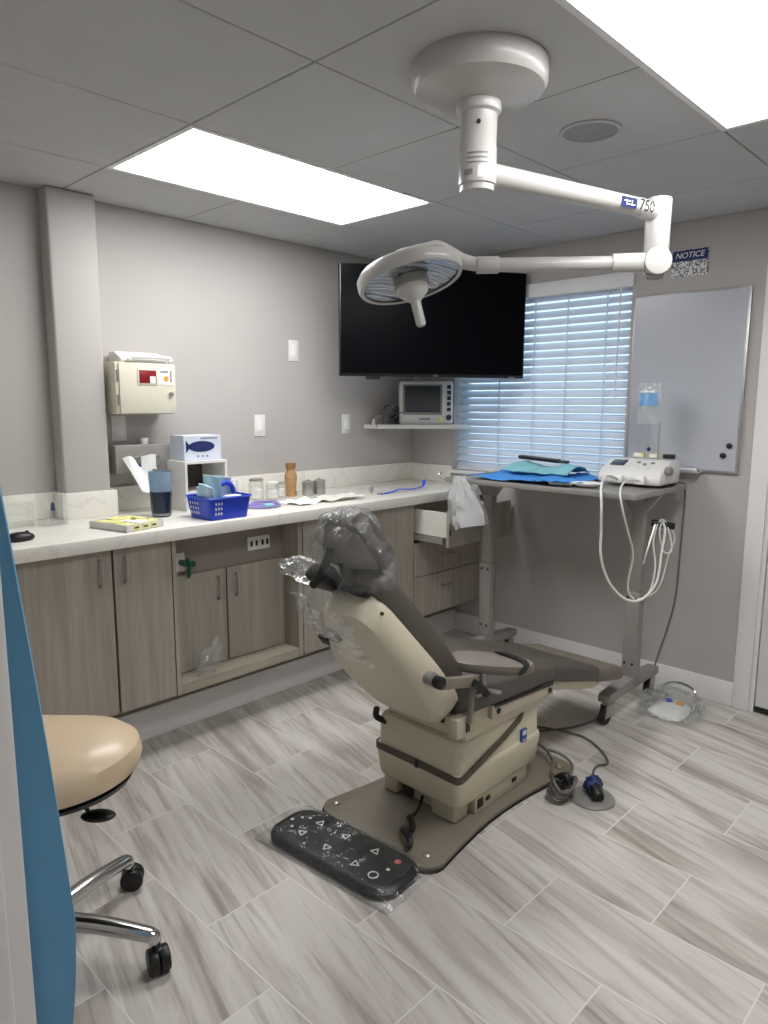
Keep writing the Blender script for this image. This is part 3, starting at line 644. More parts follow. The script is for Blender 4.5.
# ------------------------------------------------------------------ whiteboard, sign
t = thing('whiteboard', 'framed whiteboard on the back wall beside the door', 'whiteboard', (1.82, 0, 1.165))
MB().span((1.54, -.018, 1.165), (2.108, 0, 2.045), .003).build('backing', 'alu', t)
MB().span((1.552, -.0195, 1.177), (2.096, -.0175, 2.033)).build('surface', 'board', t)
MB().span((1.62, -.062, 1.158), (1.94, -.018, 1.168), .003).build('tray', 'alu', t)
for q, (x, z) in enumerate(((2.063, 1.30), (2.037, 1.252))):
    MB().cyl((x, -.0197, z), (x, -.031, z), .014, bev=.003).build('magnet', 'black', label=['upper', 'lower'][q]+' round black magnet at the bottom right of the whiteboard', cat='magnet', group='whiteboard magnets')
t = thing('marker_pen', 'white marker pen with black cap on the whiteboard tray', 'marker', (1.9, -.045, 1.168))
MB().cyl((1.84, -.045, 1.176), (1.925, -.045, 1.176), .0075, n=12).build('barrel', 'paper', t); MB().cyl((1.79, -.045, 1.176), (1.84, -.045, 1.176), .008, n=12).build('cap', 'black', t)
t = thing('notice_sign', 'blue and white NOTICE sign on the wall above the whiteboard', 'sign', (1.805, 0, 2.12))
MB().span((1.718, -.004, 2.118), (1.897, 0, 2.247), .001).build('sign_panel', 'speck', t)
MB().span((1.722, -.0055, 2.193), (1.893, -.0038, 2.244)).build('header', 'navy', t)
sh = Matrix(((1, .22, 0, 0), (0, 1, 0, 0), (0, 0, 1, 0), (0, 0, 0, 1)))
MB().text('NOTICE', .038, Matrix(((1, 0, 0, 1.807), (0, 0, -1, -.0056), (0, 1, 0, 2.219), (0, 0, 0, 1))) @ sh).build('lettering', 'paper', t)

# ------------------------------------------------------------------ ceiling speaker
t = thing('ceiling_speaker', 'round white speaker grille in the ceiling right of the surgical light', 'speaker', (2.0, -1.388, H))
MB().lathe([(.098, .0), (.10, -.005), (.094, -.008), (.086, -.006), (.086, .0)], (2.0, -1.388, H), n=48).build('ring', 'ceiling', t)
MB().lathe([(0, -.004), (.087, -.004), (.087, -.001), (0, -.001)], (2.0, -1.388, H), n=40).build('grille', 'greyP', t)

# ------------------------------------------------------------------ surgical light
P0 = V((2.008, -2.005, H))
t = thing('surgical_light', 'white ceiling mounted surgical light with jointed arm over the exam chair', 'surgical light', P0)
MB().lathe([(0, 0), (.176, 0), (.180, -.008), (.179, -.050), (.170, -.064), (.10, -.086), (.056, -.095), (0, -.095)], P0, n=64).build('ceiling_canopy', 'white', t)
b = MB(); b.lathe([(0, -.09), (.058, -.09), (.06, -.108), (.058, -.118), (.05, -.124), (.049, -.205), (.0505, -.207), (.0505, -.300), (.046, -.303), (.046, -.318), (.0, -.318)], P0, n=40)
po = b.build('pole', 'white', t)
cd = (V((3.24, -3.64, 0))-V((P0.x, P0.y, 0))).normalized(); sd = V((-cd.y, cd.x, 0))
b = MB()
for k in range(3): b.sheet(lambda u, v: P0+(cd*math.cos((u-.5)*1.1)+sd*math.sin((u-.5)*1.1))*.0513+V((0, 0, -.228-.012*k-.004*v)), 8, 1)
b.build('fine_print', 'greyP', po)
b = MB().sheet(lambda u, v: P0+(cd*math.cos(u*.55)+sd*math.sin(u*.55))*.0515+V((0, 0, -.262-.03*v)), 6, 1, .0004); b.build('label', 'paper', po)
MB().sheet(lambda u, v: P0+(cd*math.cos(-.75+u*.5)+sd*math.sin(-.75+u*.5))*.0515+V((0, 0, -.27-.014*v)), 6, 1, .0004).build('mark', 'greyP', po)
MB().cyl(P0+cd*.048+V((0, 0, -.155)), P0+cd*.052+V((0, 0, -.155)), .006, n=12).build('screw', 'dark', po)
E1 = V((2.195, -1.275, 2.118)); A0 = V((P0.x, P0.y, 2.115)); ad = (E1-A0).normalized()
ar = MB().cyl(A0+ad*.04, E1, .031, .027, n=28).build('upper_arm', 'white', t)
# badge on the camera side of the arm
su = V((ad.y, -ad.x, 0)); su = su if su.dot(V((1, -1.5, 0))) > 0 else -su
nb = (su*.93+V((0, 0, -.1))).normalized(); ub = ad; vb = nb.cross(ub); 
if vb.z < 0: vb = -vb
BR = Matrix((ub, vb, nb)).transposed()
bp = A0+ad*((E1-A0).length-.175)+nb*.0283
MB().box(bp, (.07, .03, .002), rot=BR).build('badge', 'navy', ar)
MB().box(bp+ub*-.01+vb*.004+nb*.0015, (.03, .003, .001), rot=BR).box(bp+ub*.008+vb*-.005+nb*.0015, (.036, .003, .001), rot=BR).box(bp-ub*.012+nb*.0015, (.003, .016, .001), rot=BR).box(bp+ub*.012+nb*.0015, (.003, .016, .001), rot=BR).build('badge_mark', 'paper', ar)
MB().text('750', .048, TM(bp+ub*.083+nb*.001, BR)).build('lettering', 'dark', ar)
E2 = V((2.195, -1.275, 1.958)); ld_ = V((-.786, -.618, 0)).normalized(); fd = V((.618, -.786, 0))
el = MB().cyl(E1+V((0, 0, .04)), E2+V((0, 0, .02)), .041, .039, n=32, bev=.006).tube([A0+ad*((E1-A0).length-.10), E1+V((0, 0, -.01))], .03, 16, 2).build('elbow_post', 'white', t)
MB().cyl(E2-fd*.04, E2+fd*.04, .044, n=40, bev=.006).build('elbow_joint', 'white', t)
MB().cyl(E2-V((0, 0, .052)), E2-V((0, 0, .03)), .028, .03, n=24, bev=.004).build('joint_cap', 'greyP', t)
G = E2+ld_*.54
MB().cyl(E2+ld_*.03, E2+ld_*.14, .032, .030, n=24).cyl(E2+ld_*.14, G, .023, n=24).cyl(G-ld_*.03, G+ld_*.045, .028, n=24, bev=.003).build('lower_arm', 'white', t)
HC = V((1.555, -1.772, 1.925))
f_, yaw, pit, rol = 707.99, .7666, .1526, .0042
fw = V((-math.sin(yaw)*math.cos(pit), math.cos(yaw)*math.cos(pit), -math.sin(pit))); rt = V((math.cos(yaw), math.sin(yaw), 0)); up = rt.cross(fw)
c_, s_ = math.cos(rol), math.sin(rol); rt, up = c_*rt+s_*up, -s_*rt+c_*up
CAM = (V((3.2389, -3.6418, 1.4969)), rt, up, fw)
# tilted dish: axis points up and away from the room centre
a17, a22 = math.radians(15), math.radians(21)
rt0 = V((.72, .694, 0)); fw0 = (HC-CAM[0]).normalized(); rt0 = (rt0-fw0*rt0.dot(fw0)).normalized(); up0 = rt0.cross(fw0)
pp = -math.sin(a17)*rt0+math.cos(a17)*up0; down = (-math.cos(a22)*pp-math.sin(a22)*fw0).normalized(); axis = -down
hd = MB().lathe([(.165, -.022), (.178, -.024), (.183, -.012), (.182, .012), (.172, .026), (.12, .042), (.05, .05), (0, .051)], HC, axis, 64).build('lamp_head', 'white', t)
MB().lathe([(0, -.004), (.10, -.006), (.166, -.016), (.168, -.012), (.168, -.004), (0, .002)], HC, axis, 48).build('lens', 'lens', hd)
MB().lathe([(0, -.004), (.06, -.008), (.062, -.035), (.058, -.04), (0, -.04)], HC, axis, 36).build('hub', 'greyP', hd)
MB().lathe([(0, -.04), (.056, -.04), (.05, -.062), (.024, -.085), (.0175, -.092), (.0165, -.17), (.012, -.177), (0, -.178)], HC, axis, 32).build('handle', 'white', hd)
q = HC+axis*.045
MB().tube([G+ld_*.03, G+ld_*.09+V((0, 0, .014)), G+ld_*.17+V((0, 0, .052)), q+V((.06, .047, .04)), q+V((.0, .0, .022)), q+V((-.02, -.016, .012)), q+V((-.028, -.022, -.012))], [.022, .024, .028, .031, .032, .03, .026], 16, 8).ball(q+V((-.02, -.016, .004)), .032, 20).build('swan_neck', 'white', t)

# ------------------------------------------------------------------ exam chair
t = thing('exam_chair', 'beige power exam chair with taupe cushions, reclined, in the middle of the floor', 'exam chair', (1.65, -1.6, 0))
XC = 1.65
# base plate with waisted sides
def base_poly(g=0):
    P = []
    x0, x1, y0, y1 = 1.375-g, 1.925+g, -2.065-g, -1.115+g; r = .07
    def side(xe, s, ya, yb, n=10): return [(xe-s*.045*math.sin(PI*i/n), ya+(yb-ya)*i/n) for i in range(n+1)]
    def arc(cx, cy, a0): return [(cx+r*math.cos(a0+PI/2*i/5), cy+r*math.sin(a0+PI/2*i/5)) for i in range(6)]
    P += arc(x1-r, y0+r, -PI/2)[:-1]+side(x1, 1, y0+r, y1-r)[0:]+arc(x1-r, y1-r, 0)[1:]
    P += arc(x0+r, y1-r, PI/2)[:-1]+side(x0, -1, y1-r, y0+r)+arc(x0+r, y0+r, PI)[1:]
    return P
MB().prism(base_poly(.004), .006, Matrix()).build('rubber_foot', 'rubber', t)
bp_ = MB().prism(base_poly(), .015, Matrix.Translation((0, 0, .006)), .003).build('base_plate', 'plate', t)
for x, y in ((1.86, -2.0), (1.42, -2.0), (1.87, -1.18), (1.43, -1.18)): MB().lathe([(.013, 0), (.013, .003), (.008, .007), (0, .008)], (x, y, .021), n=14).build('screw', 'steel', bp_)
b = MB(); b.span((1.50, -1.77, .021), (1.80, -1.39, .10), .006); b.span((1.71, -1.805, .021), (1.82, -1.72, .10), .012); b.span((1.47, -1.80, .021), (1.54, -1.74, .10), .01); b.span((1.79, -1.70, .021), (1.835, -1.36, .09), .006); b.build('pedestal', 'beigeD', t)
for p_, q_ in (((1.801, -1.69, .04), (1.838, -1.655, .075)), ((1.836, -1.64, .052), (1.84, -1.615, .068)), ((1.836, -1.47, .055), (1.84, -1.44, .07)), ((1.56, -1.79, .03), (1.60, -1.768, .085))): MB().span(p_, q_, .001).build('socket', 'black', t)
def lring(z, g, r=.03): return rrect(1.6475, -1.557, .2025+g, .265+g, r, z)
MB().loft([lring(.082, -.022), lring(.088, -.012), lring(.10, -.006), lring(.20, .004), lring(.212, .002), lring(.218, -.004), lring(.318, -.007), lring(.332, -.014), lring(.338, -.03)]).build('lift_cover', 'beige', t)
bp0 = [(1.4405, -1.60, .205), (1.4405, -1.79, .205), (1.449, -1.817, .205), (1.476, -1.8265, .205), (1.65, -1.8265, .205), (1.822, -1.8265, .203), (1.846, -1.817, .201), (1.8545, -1.79, .206), (1.8545, -1.72, .226), (1.8545, -1.60, .262), (1.852, -1.50, .292), (1.850, -1.44, .314), (1.845, -1.415, .330)]
Qb = catmull(bp0, 4)
b = MB().sheet(lambda u, v: Qb[round(u*(len(Qb)-1))]+V((0, 0, (v-.5)*.026)), len(Qb)-1, 1, .006)
b.build('trim_band', 'strap', t)
MB().box((1.66, -1.829, .205), (.012, .006, .03), .001).build('band_clip', 'dark', t)
f = MB().span((1.846, -1.44, .212), (1.8555, -1.405, .262), .0005, 1).build('sticker', 'label', t)
MB().span((1.8555, -1.435, .24), (1.8562, -1.41, .257)).build('print', 'gloveB', f); MB().span((1.8555, -1.435, .218), (1.8562, -1.41, .222)).build('print', 'gloveB', f)
MB().prism([(-1.79, .338), (-1.255, .325), (-1.25, .415), (-1.79, .45)], .37, Matrix(((0, 0, 1, 1.48), (1, 0, 0, 0), (0, 1, 0, 0), (0, 0, 0, 1))), .008).build('seat_frame', 'beige', t)
rl = MB().prism([(-1.66, .385), (-1.245, .355), (-1.245, .405), (-1.66, .435)], .02, Matrix(((0, 0, 1, 1.85), (1, 0, 0, 0), (0, 1, 0, 0), (0, 0, 0, 1))), .003).build('side_rail', 'beigeD', t)
MB().prism([(-1.65, .426), (-1.25, .397), (-1.25, .407), (-1.65, .436)], .004, Matrix(((0, 0, 1, 1.869), (1, 0, 0, 0), (0, 1, 0, 0), (0, 0, 0, 1)))).build('rail_slot', 'black', rl)
for y, z in ((-1.625, .408), (-1.275, .381)): MB().cyl((1.869, y, z), (1.876, y, z), .011, n=14, bev=.002).build('bolt', 'black', rl)
b = MB().span((1.52, -1.88, .42), (1.885, -1.785, .462), .004); b.span((1.86, -1.90, .40), (1.90, -1.80, .47), .004); b.build('hinge_bracket', 'beigeD', t)
MB().span((1.78, -1.886, .435), (1.83, -1.878, .455)).build('slot', 'black', t); MB().span((1.899, -1.855, .415), (1.903, -1.835, .45)).build('slot', 'black', t)
MB().tube([(1.47, -1.84, .36), (1.46, -1.83, .32), (1.50, -1.80, .30)], .012, 10).build('actuator', 'dark', t)
# seat and leg cushions: side profile pushed across the width, edges rounded
YZ = lambda x0: Matrix(((0, 0, 1, x0), (1, 0, 0, 0), (0, 1, 0, 0), (0, 0, 0, 1)))
def pad(poly, xa, xb, bev): return MB().prism(poly, xb-xa, YZ(xa), bev, 4)
pad([(-1.86, .450), (-1.27, .412), (-1.235, .415), (-1.235, .478), (-1.40, .506), (-1.70, .525), (-1.84, .55)], 1.40, 1.875, .022).build('seat_cushion', 'vinyl', t)
pad([(-1.255, .405), (-.86, .292), (-.845, .360), (-1.255, .482)], 1.405, 1.875, .022).build('leg_cushion', 'vinyl', t)
pad([(-.862, .288), (-.62, .232), (-.60, .27), (-.63, .302), (-.862, .362)], 1.42, 1.87, .018).build('foot_cushion', 'vinylL', t)
MB().prism([(-1.25, .365), (-.88, .262), (-.80, .262), (-.83, .292), (-1.25, .405)], .39, YZ(1.46), .006).build('leg_shell', 'beige', t)
# back rest in its own leaning frame
Ob = V((0, -1.90, .50)); e1 = V((0, -.615, .789)); e2 = V((0, .789, .615))
def BF(x, s, d): return V((x, 0, 0))+Ob+e1*s+e2*d
def bring(poly, d, k=1.0, ds=0):
    cs = sum(p[1] for p in poly)/len(poly)
    return [BF(XC+(x-XC)*k, cs+(s-cs)*k+ds, d) for x, s in poly]
def smooth(poly, n=2, q_=.13):
    for _ in range(n):
        Q = []
        for i in range(len(poly)):
            a_, b_ = poly[i], poly[(i+1) % len(poly)]
            Q += [(a_[0]*(1-q_)+b_[0]*q_, a_[1]*(1-q_)+b_[1]*q_), (a_[0]*q_+b_[0]*(1-q_), a_[1]*q_+b_[1]*(1-q_))]
        poly = Q
    return poly
sh_ = smooth([(1.53, -.085), (1.81, -.085), (1.882, .01), (1.876, .18), (1.80, .50), (1.60, .50), (1.452, .22), (1.445, .06)])
MB().loft([bring(sh_, -.052, .80), bring(sh_, -.05, .86), bring(sh_, -.035, .95), bring(sh_, .0, .995), bring(sh_, .045, 1.0), bring(sh_, .05, .985)]).build('back_shell', 'beige', t)
cu_ = smooth([(1.46, .0), (1.85, .0), (1.868, .06), (1.868, .20), (1.795, .535), (1.59, .535), (1.44, .22), (1.44, .06)])
MB().loft([bring(cu_, .048, .97), bring(cu_, .065, 1.0), bring(cu_, .108, 1.0), bring(cu_, .125, .97), bring(cu_, .134, .88), bring(cu_, .137, .7)]).build('back_cushion', 'vinyl', t)
# headrest
hr = smooth([(1.635, .525), (1.79, .525), (1.805, .57), (1.785, .70), (1.75, .725), (1.66, .725), (1.625, .70), (1.62, .57)], 2)
def hring(d, k): return bring(hr, d, k)
h_ = MB().loft([hring(.116, .94), hring(.126, 1), hring(.166, 1), hring(.186, .93), hring(.192, .75)]).build('headrest_cushion', 'vinyl', t)
MB().loft([hring(.065, .4), hring(.075, .55), hring(.10, .75), hring(.117, .9)]).build('headrest_shell', 'vinylL', t)
b = MB(); b.tube([BF(1.69, .42, .03), BF(1.69, .60, .075)], .020, 10, 2); b.box(BF(1.63, .575, .02), (.10, .07, .06), .014, rot=Matrix((V((1, 0, 0)), e1, e2)).transposed()); b.tube([BF(1.69, .67, .06), BF(1.665, .62, .01), BF(1.62, .58, -.02)], .014, 10); b.box(BF(1.68, .515, .05), (.19, .03, .05), .01, rot=Matrix((V((1, 0, 0)), e1, e2)).transposed()); b.build('headrest_joint', 'black', t)
for x, s in ((1.60, .37), (1.475, .27)): MB().box(BF(x, s, -.055 if x > 1.5 else -.03), (.055, .045, .03), .008, rot=Matrix((V((1, 0, 0)), e1, e2)).transposed()).build('release_knob', 'black', t)
for s in (.43, .455): MB().cyl(BF(1.80, s, .02), BF(1.812, s, .02), .006, n=10).build('screw', 'dark', t)
# arm with pad
pv = MB().cyl((1.855, -2.015, .645), (1.895, -2.015, .645), .022, n=20, bev=.004).build('arm_pivot', 'greyP', t)
MB().cyl((1.895, -2.012, .638), (1.925, -2.012, .638), .021, n=20, bev=.004).build('pivot_cap', 'black', pv)
b = MB().prism([(-2.005, .615), (-1.83, .575), (-1.83, .612), (-2.005, .652)], .02, YZ(1.905), .003); b.prism([(-1.862, .45), (-1.848, .45), (-1.832, .60), (-1.848, .60)], .016, YZ(1.906), .003); b.build('arm_bracket', 'plate', t)
b = MB().cyl((1.925, -1.80, .545), (1.925, -1.80, .615), .013, n=14); b.span((1.915, -1.80, .552), (1.985, -1.775, .562), .003); b.span((1.905, -1.84, .54), (1.935, -1.78, .555), .003); b.build('arm_post', 'steelD', t)
MB().tube([(1.93, -1.86, .60), (1.935, -1.82, .57), (1.94, -1.80, .545)], .013, 10).build('release_lever', 'black', t)
pa = Matrix.Rotation(math.radians(28), 3, 'Z'); pc = V((1.915, -1.745, .612))
ol = []
for i in range(36):
    a_ = 2*PI*i/36; x = .145*math.copysign(abs(math.cos(a_))**.75, math.cos(a_)); y = (.066-.012*(x/.145))*math.copysign(abs(math.sin(a_))**.75, math.sin(a_)); ol.append((x, y))
MB().loft([[pc+pa @ V((x*k, y*k, z)) for x, y in ol] for z, k in ((0, .9), (.006, .98), (.02, 1), (.032, .96), (.036, .85))]).build('arm_pad', 'vinylL', t)
st = MB(); 
for dq in (0, .018): st.tube([pc+pa @ V((.0+dq, .075, .025)), pc+pa @ V((.02+dq, .05, .041)), pc+pa @ V((.08+dq, .01, .041)), pc+pa @ V((.115+dq*.6, -.03, .038)), pc+pa @ V((.10+dq*.4, -.055, .01))], .005, 8)
st.build('arm_strap', 'black', t)
# cord under the base front
b = MB().tube([(1.66, -1.79, .06), (1.69, -1.85, .045), (1.71, -1.92, .05)], .006, 8)
P = [(1.71+.02*math.sin(i*.9)+.008*i, -1.92-.011*i, .045+.012*math.cos(i*.9)) for i in range(11)]; b.tube(P, .012, 8, 3); b.build('coiled_cord', 'black', t)

MB().tube([(1.60, -1.30, .06), (1.58, -1.15, .027), (1.58, -1.08, .02), (1.60, -.97, .007), (1.70, -.82, .007), (1.745, -.70, .007), (1.75, -.55, .007), (1.70, -.30, .007), (1.70, -.05, .007)], .005, 8).build('power_cord', 'greyC', t)
# clear bag over headrest
def bagfn(co, d):
    if d.z < -.1: co = V((co.x*(1+.25*abs(d.z)), co.y, co.z*1.25))
    return co
hc = BF(1.70, .60, .115)
Rb = Matrix((V((1, 0, 0)), e2, e1)).transposed()
b = MB().crumple(hc, (.118, .112, .155), .13, 1.9, 5, Rb, bagfn)
b.crumple(BF(1.535, .585, .02), (.085, .04, .032), .4, 3, 3, Rb @ Matrix.Rotation(.25, 3, 'Y'))
def skirt(u, v):
    a_ = PI*(.45+1.25*u); k = 1+.16*noise.noise(V((u*9, v*3, 1)))
    return BF(1.66+.17*math.cos(a_)*k-.05*v, .56-.36*v*(.7+.3*math.sin(u*7)), .04+.125*math.sin(a_)*k+.03*noise.noise(V((u*14, v*5, 4))))
b.sheet(skirt, 48, 18)
b.build('plastic_bag', 'filmT', label='crinkled clear plastic bag pulled over the exam chair headrest', cat='bag', sharp=16)

# foot control wrapped in film
t = thing('foot_control', 'black foot control pad with white arrows on the floor by the chair base', 'foot control', (1.635, -2.175, 0), math.radians(5))
W = WM[t.name]
def Lf(p): return W @ V(p)
def fring(hx, hy, r, z): return [Lf(p) for p in rrect(0, 0, hx, hy, r, z, 6)]
MB().loft([fring(.265, .098, .07, .001), fring(.275, .108, .075, .008), fring(.275, .108, .075, .022), fring(.262, .096, .07, .034), fring(.24, .078, .06, .036)]).build('pad', 'black', t)
def tri(x, y, a_, s=.016):
    b = MB(); P = [Lf((x+s*math.cos(a_+k*2*PI/3), y+s*math.sin(a_+k*2*PI/3), .0375)) for k in range(3)]
    for k in range(3): b.tube([P[k], P[(k+1) % 3]], .0022, 6, 1)
    return b
for x, y, a_ in ((-.14, .045, PI/2), (-.02, .045, PI), (.11, .045, PI/2), (-.15, -.035, PI), (-.03, -.04, -PI/2), (.10, -.045, 0)): tri(x, y, a_).build('arrow_mark', 'paper', t)
b = MB().tube([Lf((.18+.016*math.cos(i*PI/4), -.05+.016*math.sin(i*PI/4), .0375)) for i in range(8)], .0022, 6, 2, True); b.build('ring_mark', 'paper', t)
for k, (x, y) in enumerate(((-.215, .03), (-.235, .0), (-.205, -.03), (-.19, .045), (.2, .0))): MB().cyl(Lf((x, y, .0365)), Lf((x, y, .038)), .006, n=10).build('dot_mark', 'paper', t)
MB().cyl(Lf((.20, .05, .0355)), Lf((.20, .05, .038)), .011, n=14).build('power_mark', 'pink', t)
def wrap(u, v):
    x, y = (u-.5)*.60, (v-.5)*.255; ed = max(abs(x)/.30, abs(y)/.128)
    z = .042+.006*noise.noise(V((x*22+3, y*40, 1)))+.004*noise.noise(V((x*50, y*14, 9)))
    if ed > .78: z -= (ed-.78)/.22*.038
    return Lf((x, y, max(z, .002)))
MB().sheet(wrap, 60, 26).build('film_wrap', 'filmP', t, sharp=15)

# ------------------------------------------------------------------ instrument table on wheels
t = thing('instrument_table', 'steel adjustable instrument table on casters in front of the window', 'table', (1.37, -.385, 0))
TX0, TX1, TY0, TY1, TZ = .83, 1.90, -.665, -.085, 1.10
b = MB(); b.span((TX0+.008, TY0+.008, TZ-.018), (TX1-.008, TY1-.008, TZ-.003))
b.span((TX0, TY0, TZ-.022), (TX1, TY0+.012, TZ+.004), .003); b.span((TX0, TY1-.012, TZ-.022), (TX1, TY1, TZ+.004), .003); b.span((TX0, TY0+.012, TZ-.022), (TX0+.012, TY1-.012, TZ+.004), .003); b.span((TX1-.012, TY0+.012, TZ-.022), (TX1, TY1-.012, TZ+.004), .003)
b.build('tabletop', 'steelD', t)
MB().tube([(.835, -.655, 1.09), (.80, -.66, 1.10), (.785, -.66, 1.115), (.79, -.645, 1.125)], .008, 8).build('hook', 'steel', t)
MB().span((.93, -.44, TZ-.05), (1.83, -.36, TZ-.022), .004).build('support_rail', 'steelD', t)
for x in (.93, 1.80):
    p = MB().span((x-.036, -.415, .13), (x+.036, -.355, .60), .006).span((x-.030, -.409, .60), (x+.030, -.361, TZ-.045), .005).build('post', 'steelD', t)
    MB().prism([(-.10, 0), (.10, 0), (.036, -.09), (-.036, -.09)], .05, Matrix(((1, 0, 0, x), (0, 0, 1, -.41), (0, 1, 0, TZ-.022), (0, 0, 0, 1))), .004).build('gusset', 'steelD', p)
    for z in (.24, .57): MB().cyl((x-.02, -.416, z), (x-.02, -.421, z), .006, n=10).cyl((x+.02, -.416, z), (x+.02, -.421, z), .006, n=10).build('bolt', 'dark', p)
    MB().prism([(-.66, .112), (-.11, .112), (-.11, .15), (-.33, .172), (-.44, .172), (-.66, .15)], .06, YZ(x-.03), .005).build('foot_beam', 'steelD', t)
    for y in (-.625, -.145):
        c = MB().cyl((x, y, .112), (x, y, .09), .018, n=16).prism([(-.04, .035), (.012, .035), (.028, .098), (-.028, .098)], .004, Matrix(((0, 0, 1, x-.018), (1, 0, 0, y), (0, 1, 0, 0), (0, 0, 0, 1)))).prism([(-.04, .035), (.012, .035), (.028, .098), (-.028, .098)], .004, Matrix(((0, 0, 1, x+.014), (1, 0, 0, y), (0, 1, 0, 0), (0, 0, 0, 1)))).build('caster', 'steel', t)
        MB().cyl((x-.013, y-.012, .045), (x+.013, y-.012, .045), .045, n=28, bev=.005).build('wheel', 'rubber', c)
cr = MB().tube([(1.83, -.385, .74), (1.835, -.36, .80), (1.84, -.31, .90), (1.84, -.29, .93)], .007, 8).build('crank_arm', 'steel', t)
MB().cyl((1.82, -.295, .928), (1.915, -.245, .915), .017, n=16, bev=.005).build('crank_grip', 'black', cr)
# things on the table
def drape(u, v):
    x, y = .93+.60*u, -.60+.48*v; n_ = noise.noise(V((x*7, y*9, 2)))
    return V((x+.03*noise.noise(V((y*8, 1, 1))), y+.03*noise.noise(V((x*8, 5, 1))), TZ+.006+.022*max(0, .35+n_)+.012*abs(noise.noise(V((x*20, y*16, 7))))))
MB().sheet(drape, 50, 40, .002).build('surgical_drape', 'drape', label='crumpled blue surgical drape spread on the steel table', cat='drape')
def towelr(u, v): return V((.99+.40*u, -.36+.24*v, TZ+.034+.045*math.sin(PI*v)*(.75+.25*math.sin(9*u))+.008*noise.noise(V((u*7, v*6, 3)))))
MB().sheet(towelr, 30, 14, .006).build('surgical_towel', 'teal', label='pale teal folded towel lying on the blue drape', cat='towel')
t = thing('instrument_case', 'flat black instrument lying on the pale teal towel', 'instrument', (1.17, -.24, TZ+.08))
MB().box((1.15, -.24, TZ+.097), (.24, .05, .02), .006, rot=Matrix.Rotation(.10, 3, 'Z') @ Matrix.Rotation(.06, 3, 'Y')).build('body', 'black', t)
MB().box((1.29, -.225, TZ+.088), (.06, .03, .016), .005, rot=Matrix.Rotation(.10, 3, 'Z')).build('grip', 'dial', t)
MB().lathe([(0, 0), (.05, 0), (.075, .012), (.077, .015), (.07, .015), (.048, .004), (0, .004)], (1.575, -.49, TZ+.003), n=36).build('instrument_tray', 'paper', label='small white dish on the steel table at the end of the blue drape', cat='dish')
MB().box((1.47, -.56, TZ+.012), (.12, .02, .015), .006, rot=Matrix.Rotation(.3, 3, 'Z')).build('handpiece', 'whiteM', label='slim white handpiece at the front edge of the steel table', cat='handpiece')
# console
t = thing('surgical_console', 'pale grey surgical console with display at the right end of the steel table', 'console', (1.70, -.19, TZ))
MB().prism([(-.33, .012), (-.09, .012), (-.09, .125), (-.20, .128), (-.30, .085), (-.335, .05)], .32, Matrix(((0, 0, 1, 1.545), (1, 0, 0, 0), (0, 1, 0, TZ-.003), (0, 0, 0, 1))), .014, 3).build('housing', 'whiteM', t)
sl = Matrix.Rotation(math.radians(23), 3, 'X')
def SP(x, k, o=0):   # on the sloped face
    p0, p1 = V((0, -.30, TZ+.082)), V((0, -.20, TZ+.125)); n_ = V((0, -.043, .1)).normalized(); return V((x, 0, 0))+p0.lerp(p1, k)+n_*o
MB().box(SP(1.615, .55, .001), (.075, .06, .004), .002, rot=sl).build('display', 'lcd', t)
for k in range(3): MB().box(SP(1.715+.035*k, .65-.15*(k % 2), .002), (.018, .016, .005), .003, rot=sl).build('button', 'greyP', t)
MB().box(SP(1.745, .25, .001), (.09, .02, .003), .001, rot=sl).build('key_strip', 'whiteM', t)
MB().cyl((1.865, -.27, TZ+.08), (1.895, -.275, TZ+.08), .02, n=20, bev=.004).build('pump_knob', 'greyP', t)
MB().box((1.665, -.345, TZ+.035), (.04, .03, .04), .005).build('plug', 'paper', t); MB().box((1.775, -.345, TZ+.035), (.045, .03, .04), .005).build('plug', 'paper', t)
for x, lab in ((1.66, 'left'), (1.74, 'right')):
    c = MB().box((x, -.12, TZ+.14), (.055, .02, .022), .003).build('vial_holder', 'yellow', t); MB().box((x, -.131, TZ+.141), (.036, .003, .017)).build('tag', 'paper', c)
MB().box((1.815, -.12, TZ+.14), (.06, .02, .022), .004).build('hose_clip', 'black', t)
# hoses hanging from the console
MB().tube([(1.665, -.36, TZ+.035), (1.68, -.50, TZ+.06), (1.735, -.66, TZ+.03), (1.755, -.69, TZ-.06), (1.745, -.66, .93), (1.74, -.64, .80), (1.765, -.60, .68), (1.82, -.55, .60), (1.88, -.50, .595), (1.915, -.42, .67), (1.905, -.36, .80), (1.895, -.31, .90), (1.87, -.285, .937)], .006, 10).build('handpiece_hose', 'whiteC', t)
MB().tube([(1.775, -.36, TZ+.035), (1.80, -.55, TZ+.05), (1.84, -.69, TZ+.02), (1.86, -.70, TZ-.06), (1.85, -.62, .94), (1.83, -.50, .80), (1.79, -.45, .64), (1.81, -.42, .57), (1.87, -.40, .60), (1.88, -.36, .72), (1.85, -.33, .85), (1.855, -.285, .936), (1.88, -.27, .934), (1.915, -.28, .85), (1.925, -.30, .80), (1.90, -.32, .80), (1.87, -.31, .88), (1.865, -.28, .937)], .0045, 8).build('irrigation_tube', 'whiteC', t)
MB().tube([(1.885, -.262, .933), (1.92, -.25, .86), (1.905, -.27, .78), (1.89, -.33, .62), (1.84, -.40, .57)], .0035, 8).build('irrigation_tube', 'whiteC', t)
MB().tube([(1.80, -.10, TZ+.03), (1.85, -.07, TZ+.012), (1.875, -.045, TZ-.02), (1.872, -.035, .9), (1.868, -.035, .70), (1.86, -.035, .5), (1.83, -.04, .33), (1.80, -.05, .20), (1.79, -.08, .10), (1.80, -.10, .01), (1.86, -.09, .007), (1.88, -.12, .007)], .0045, 8).build('power_cord', 'greyC', t)
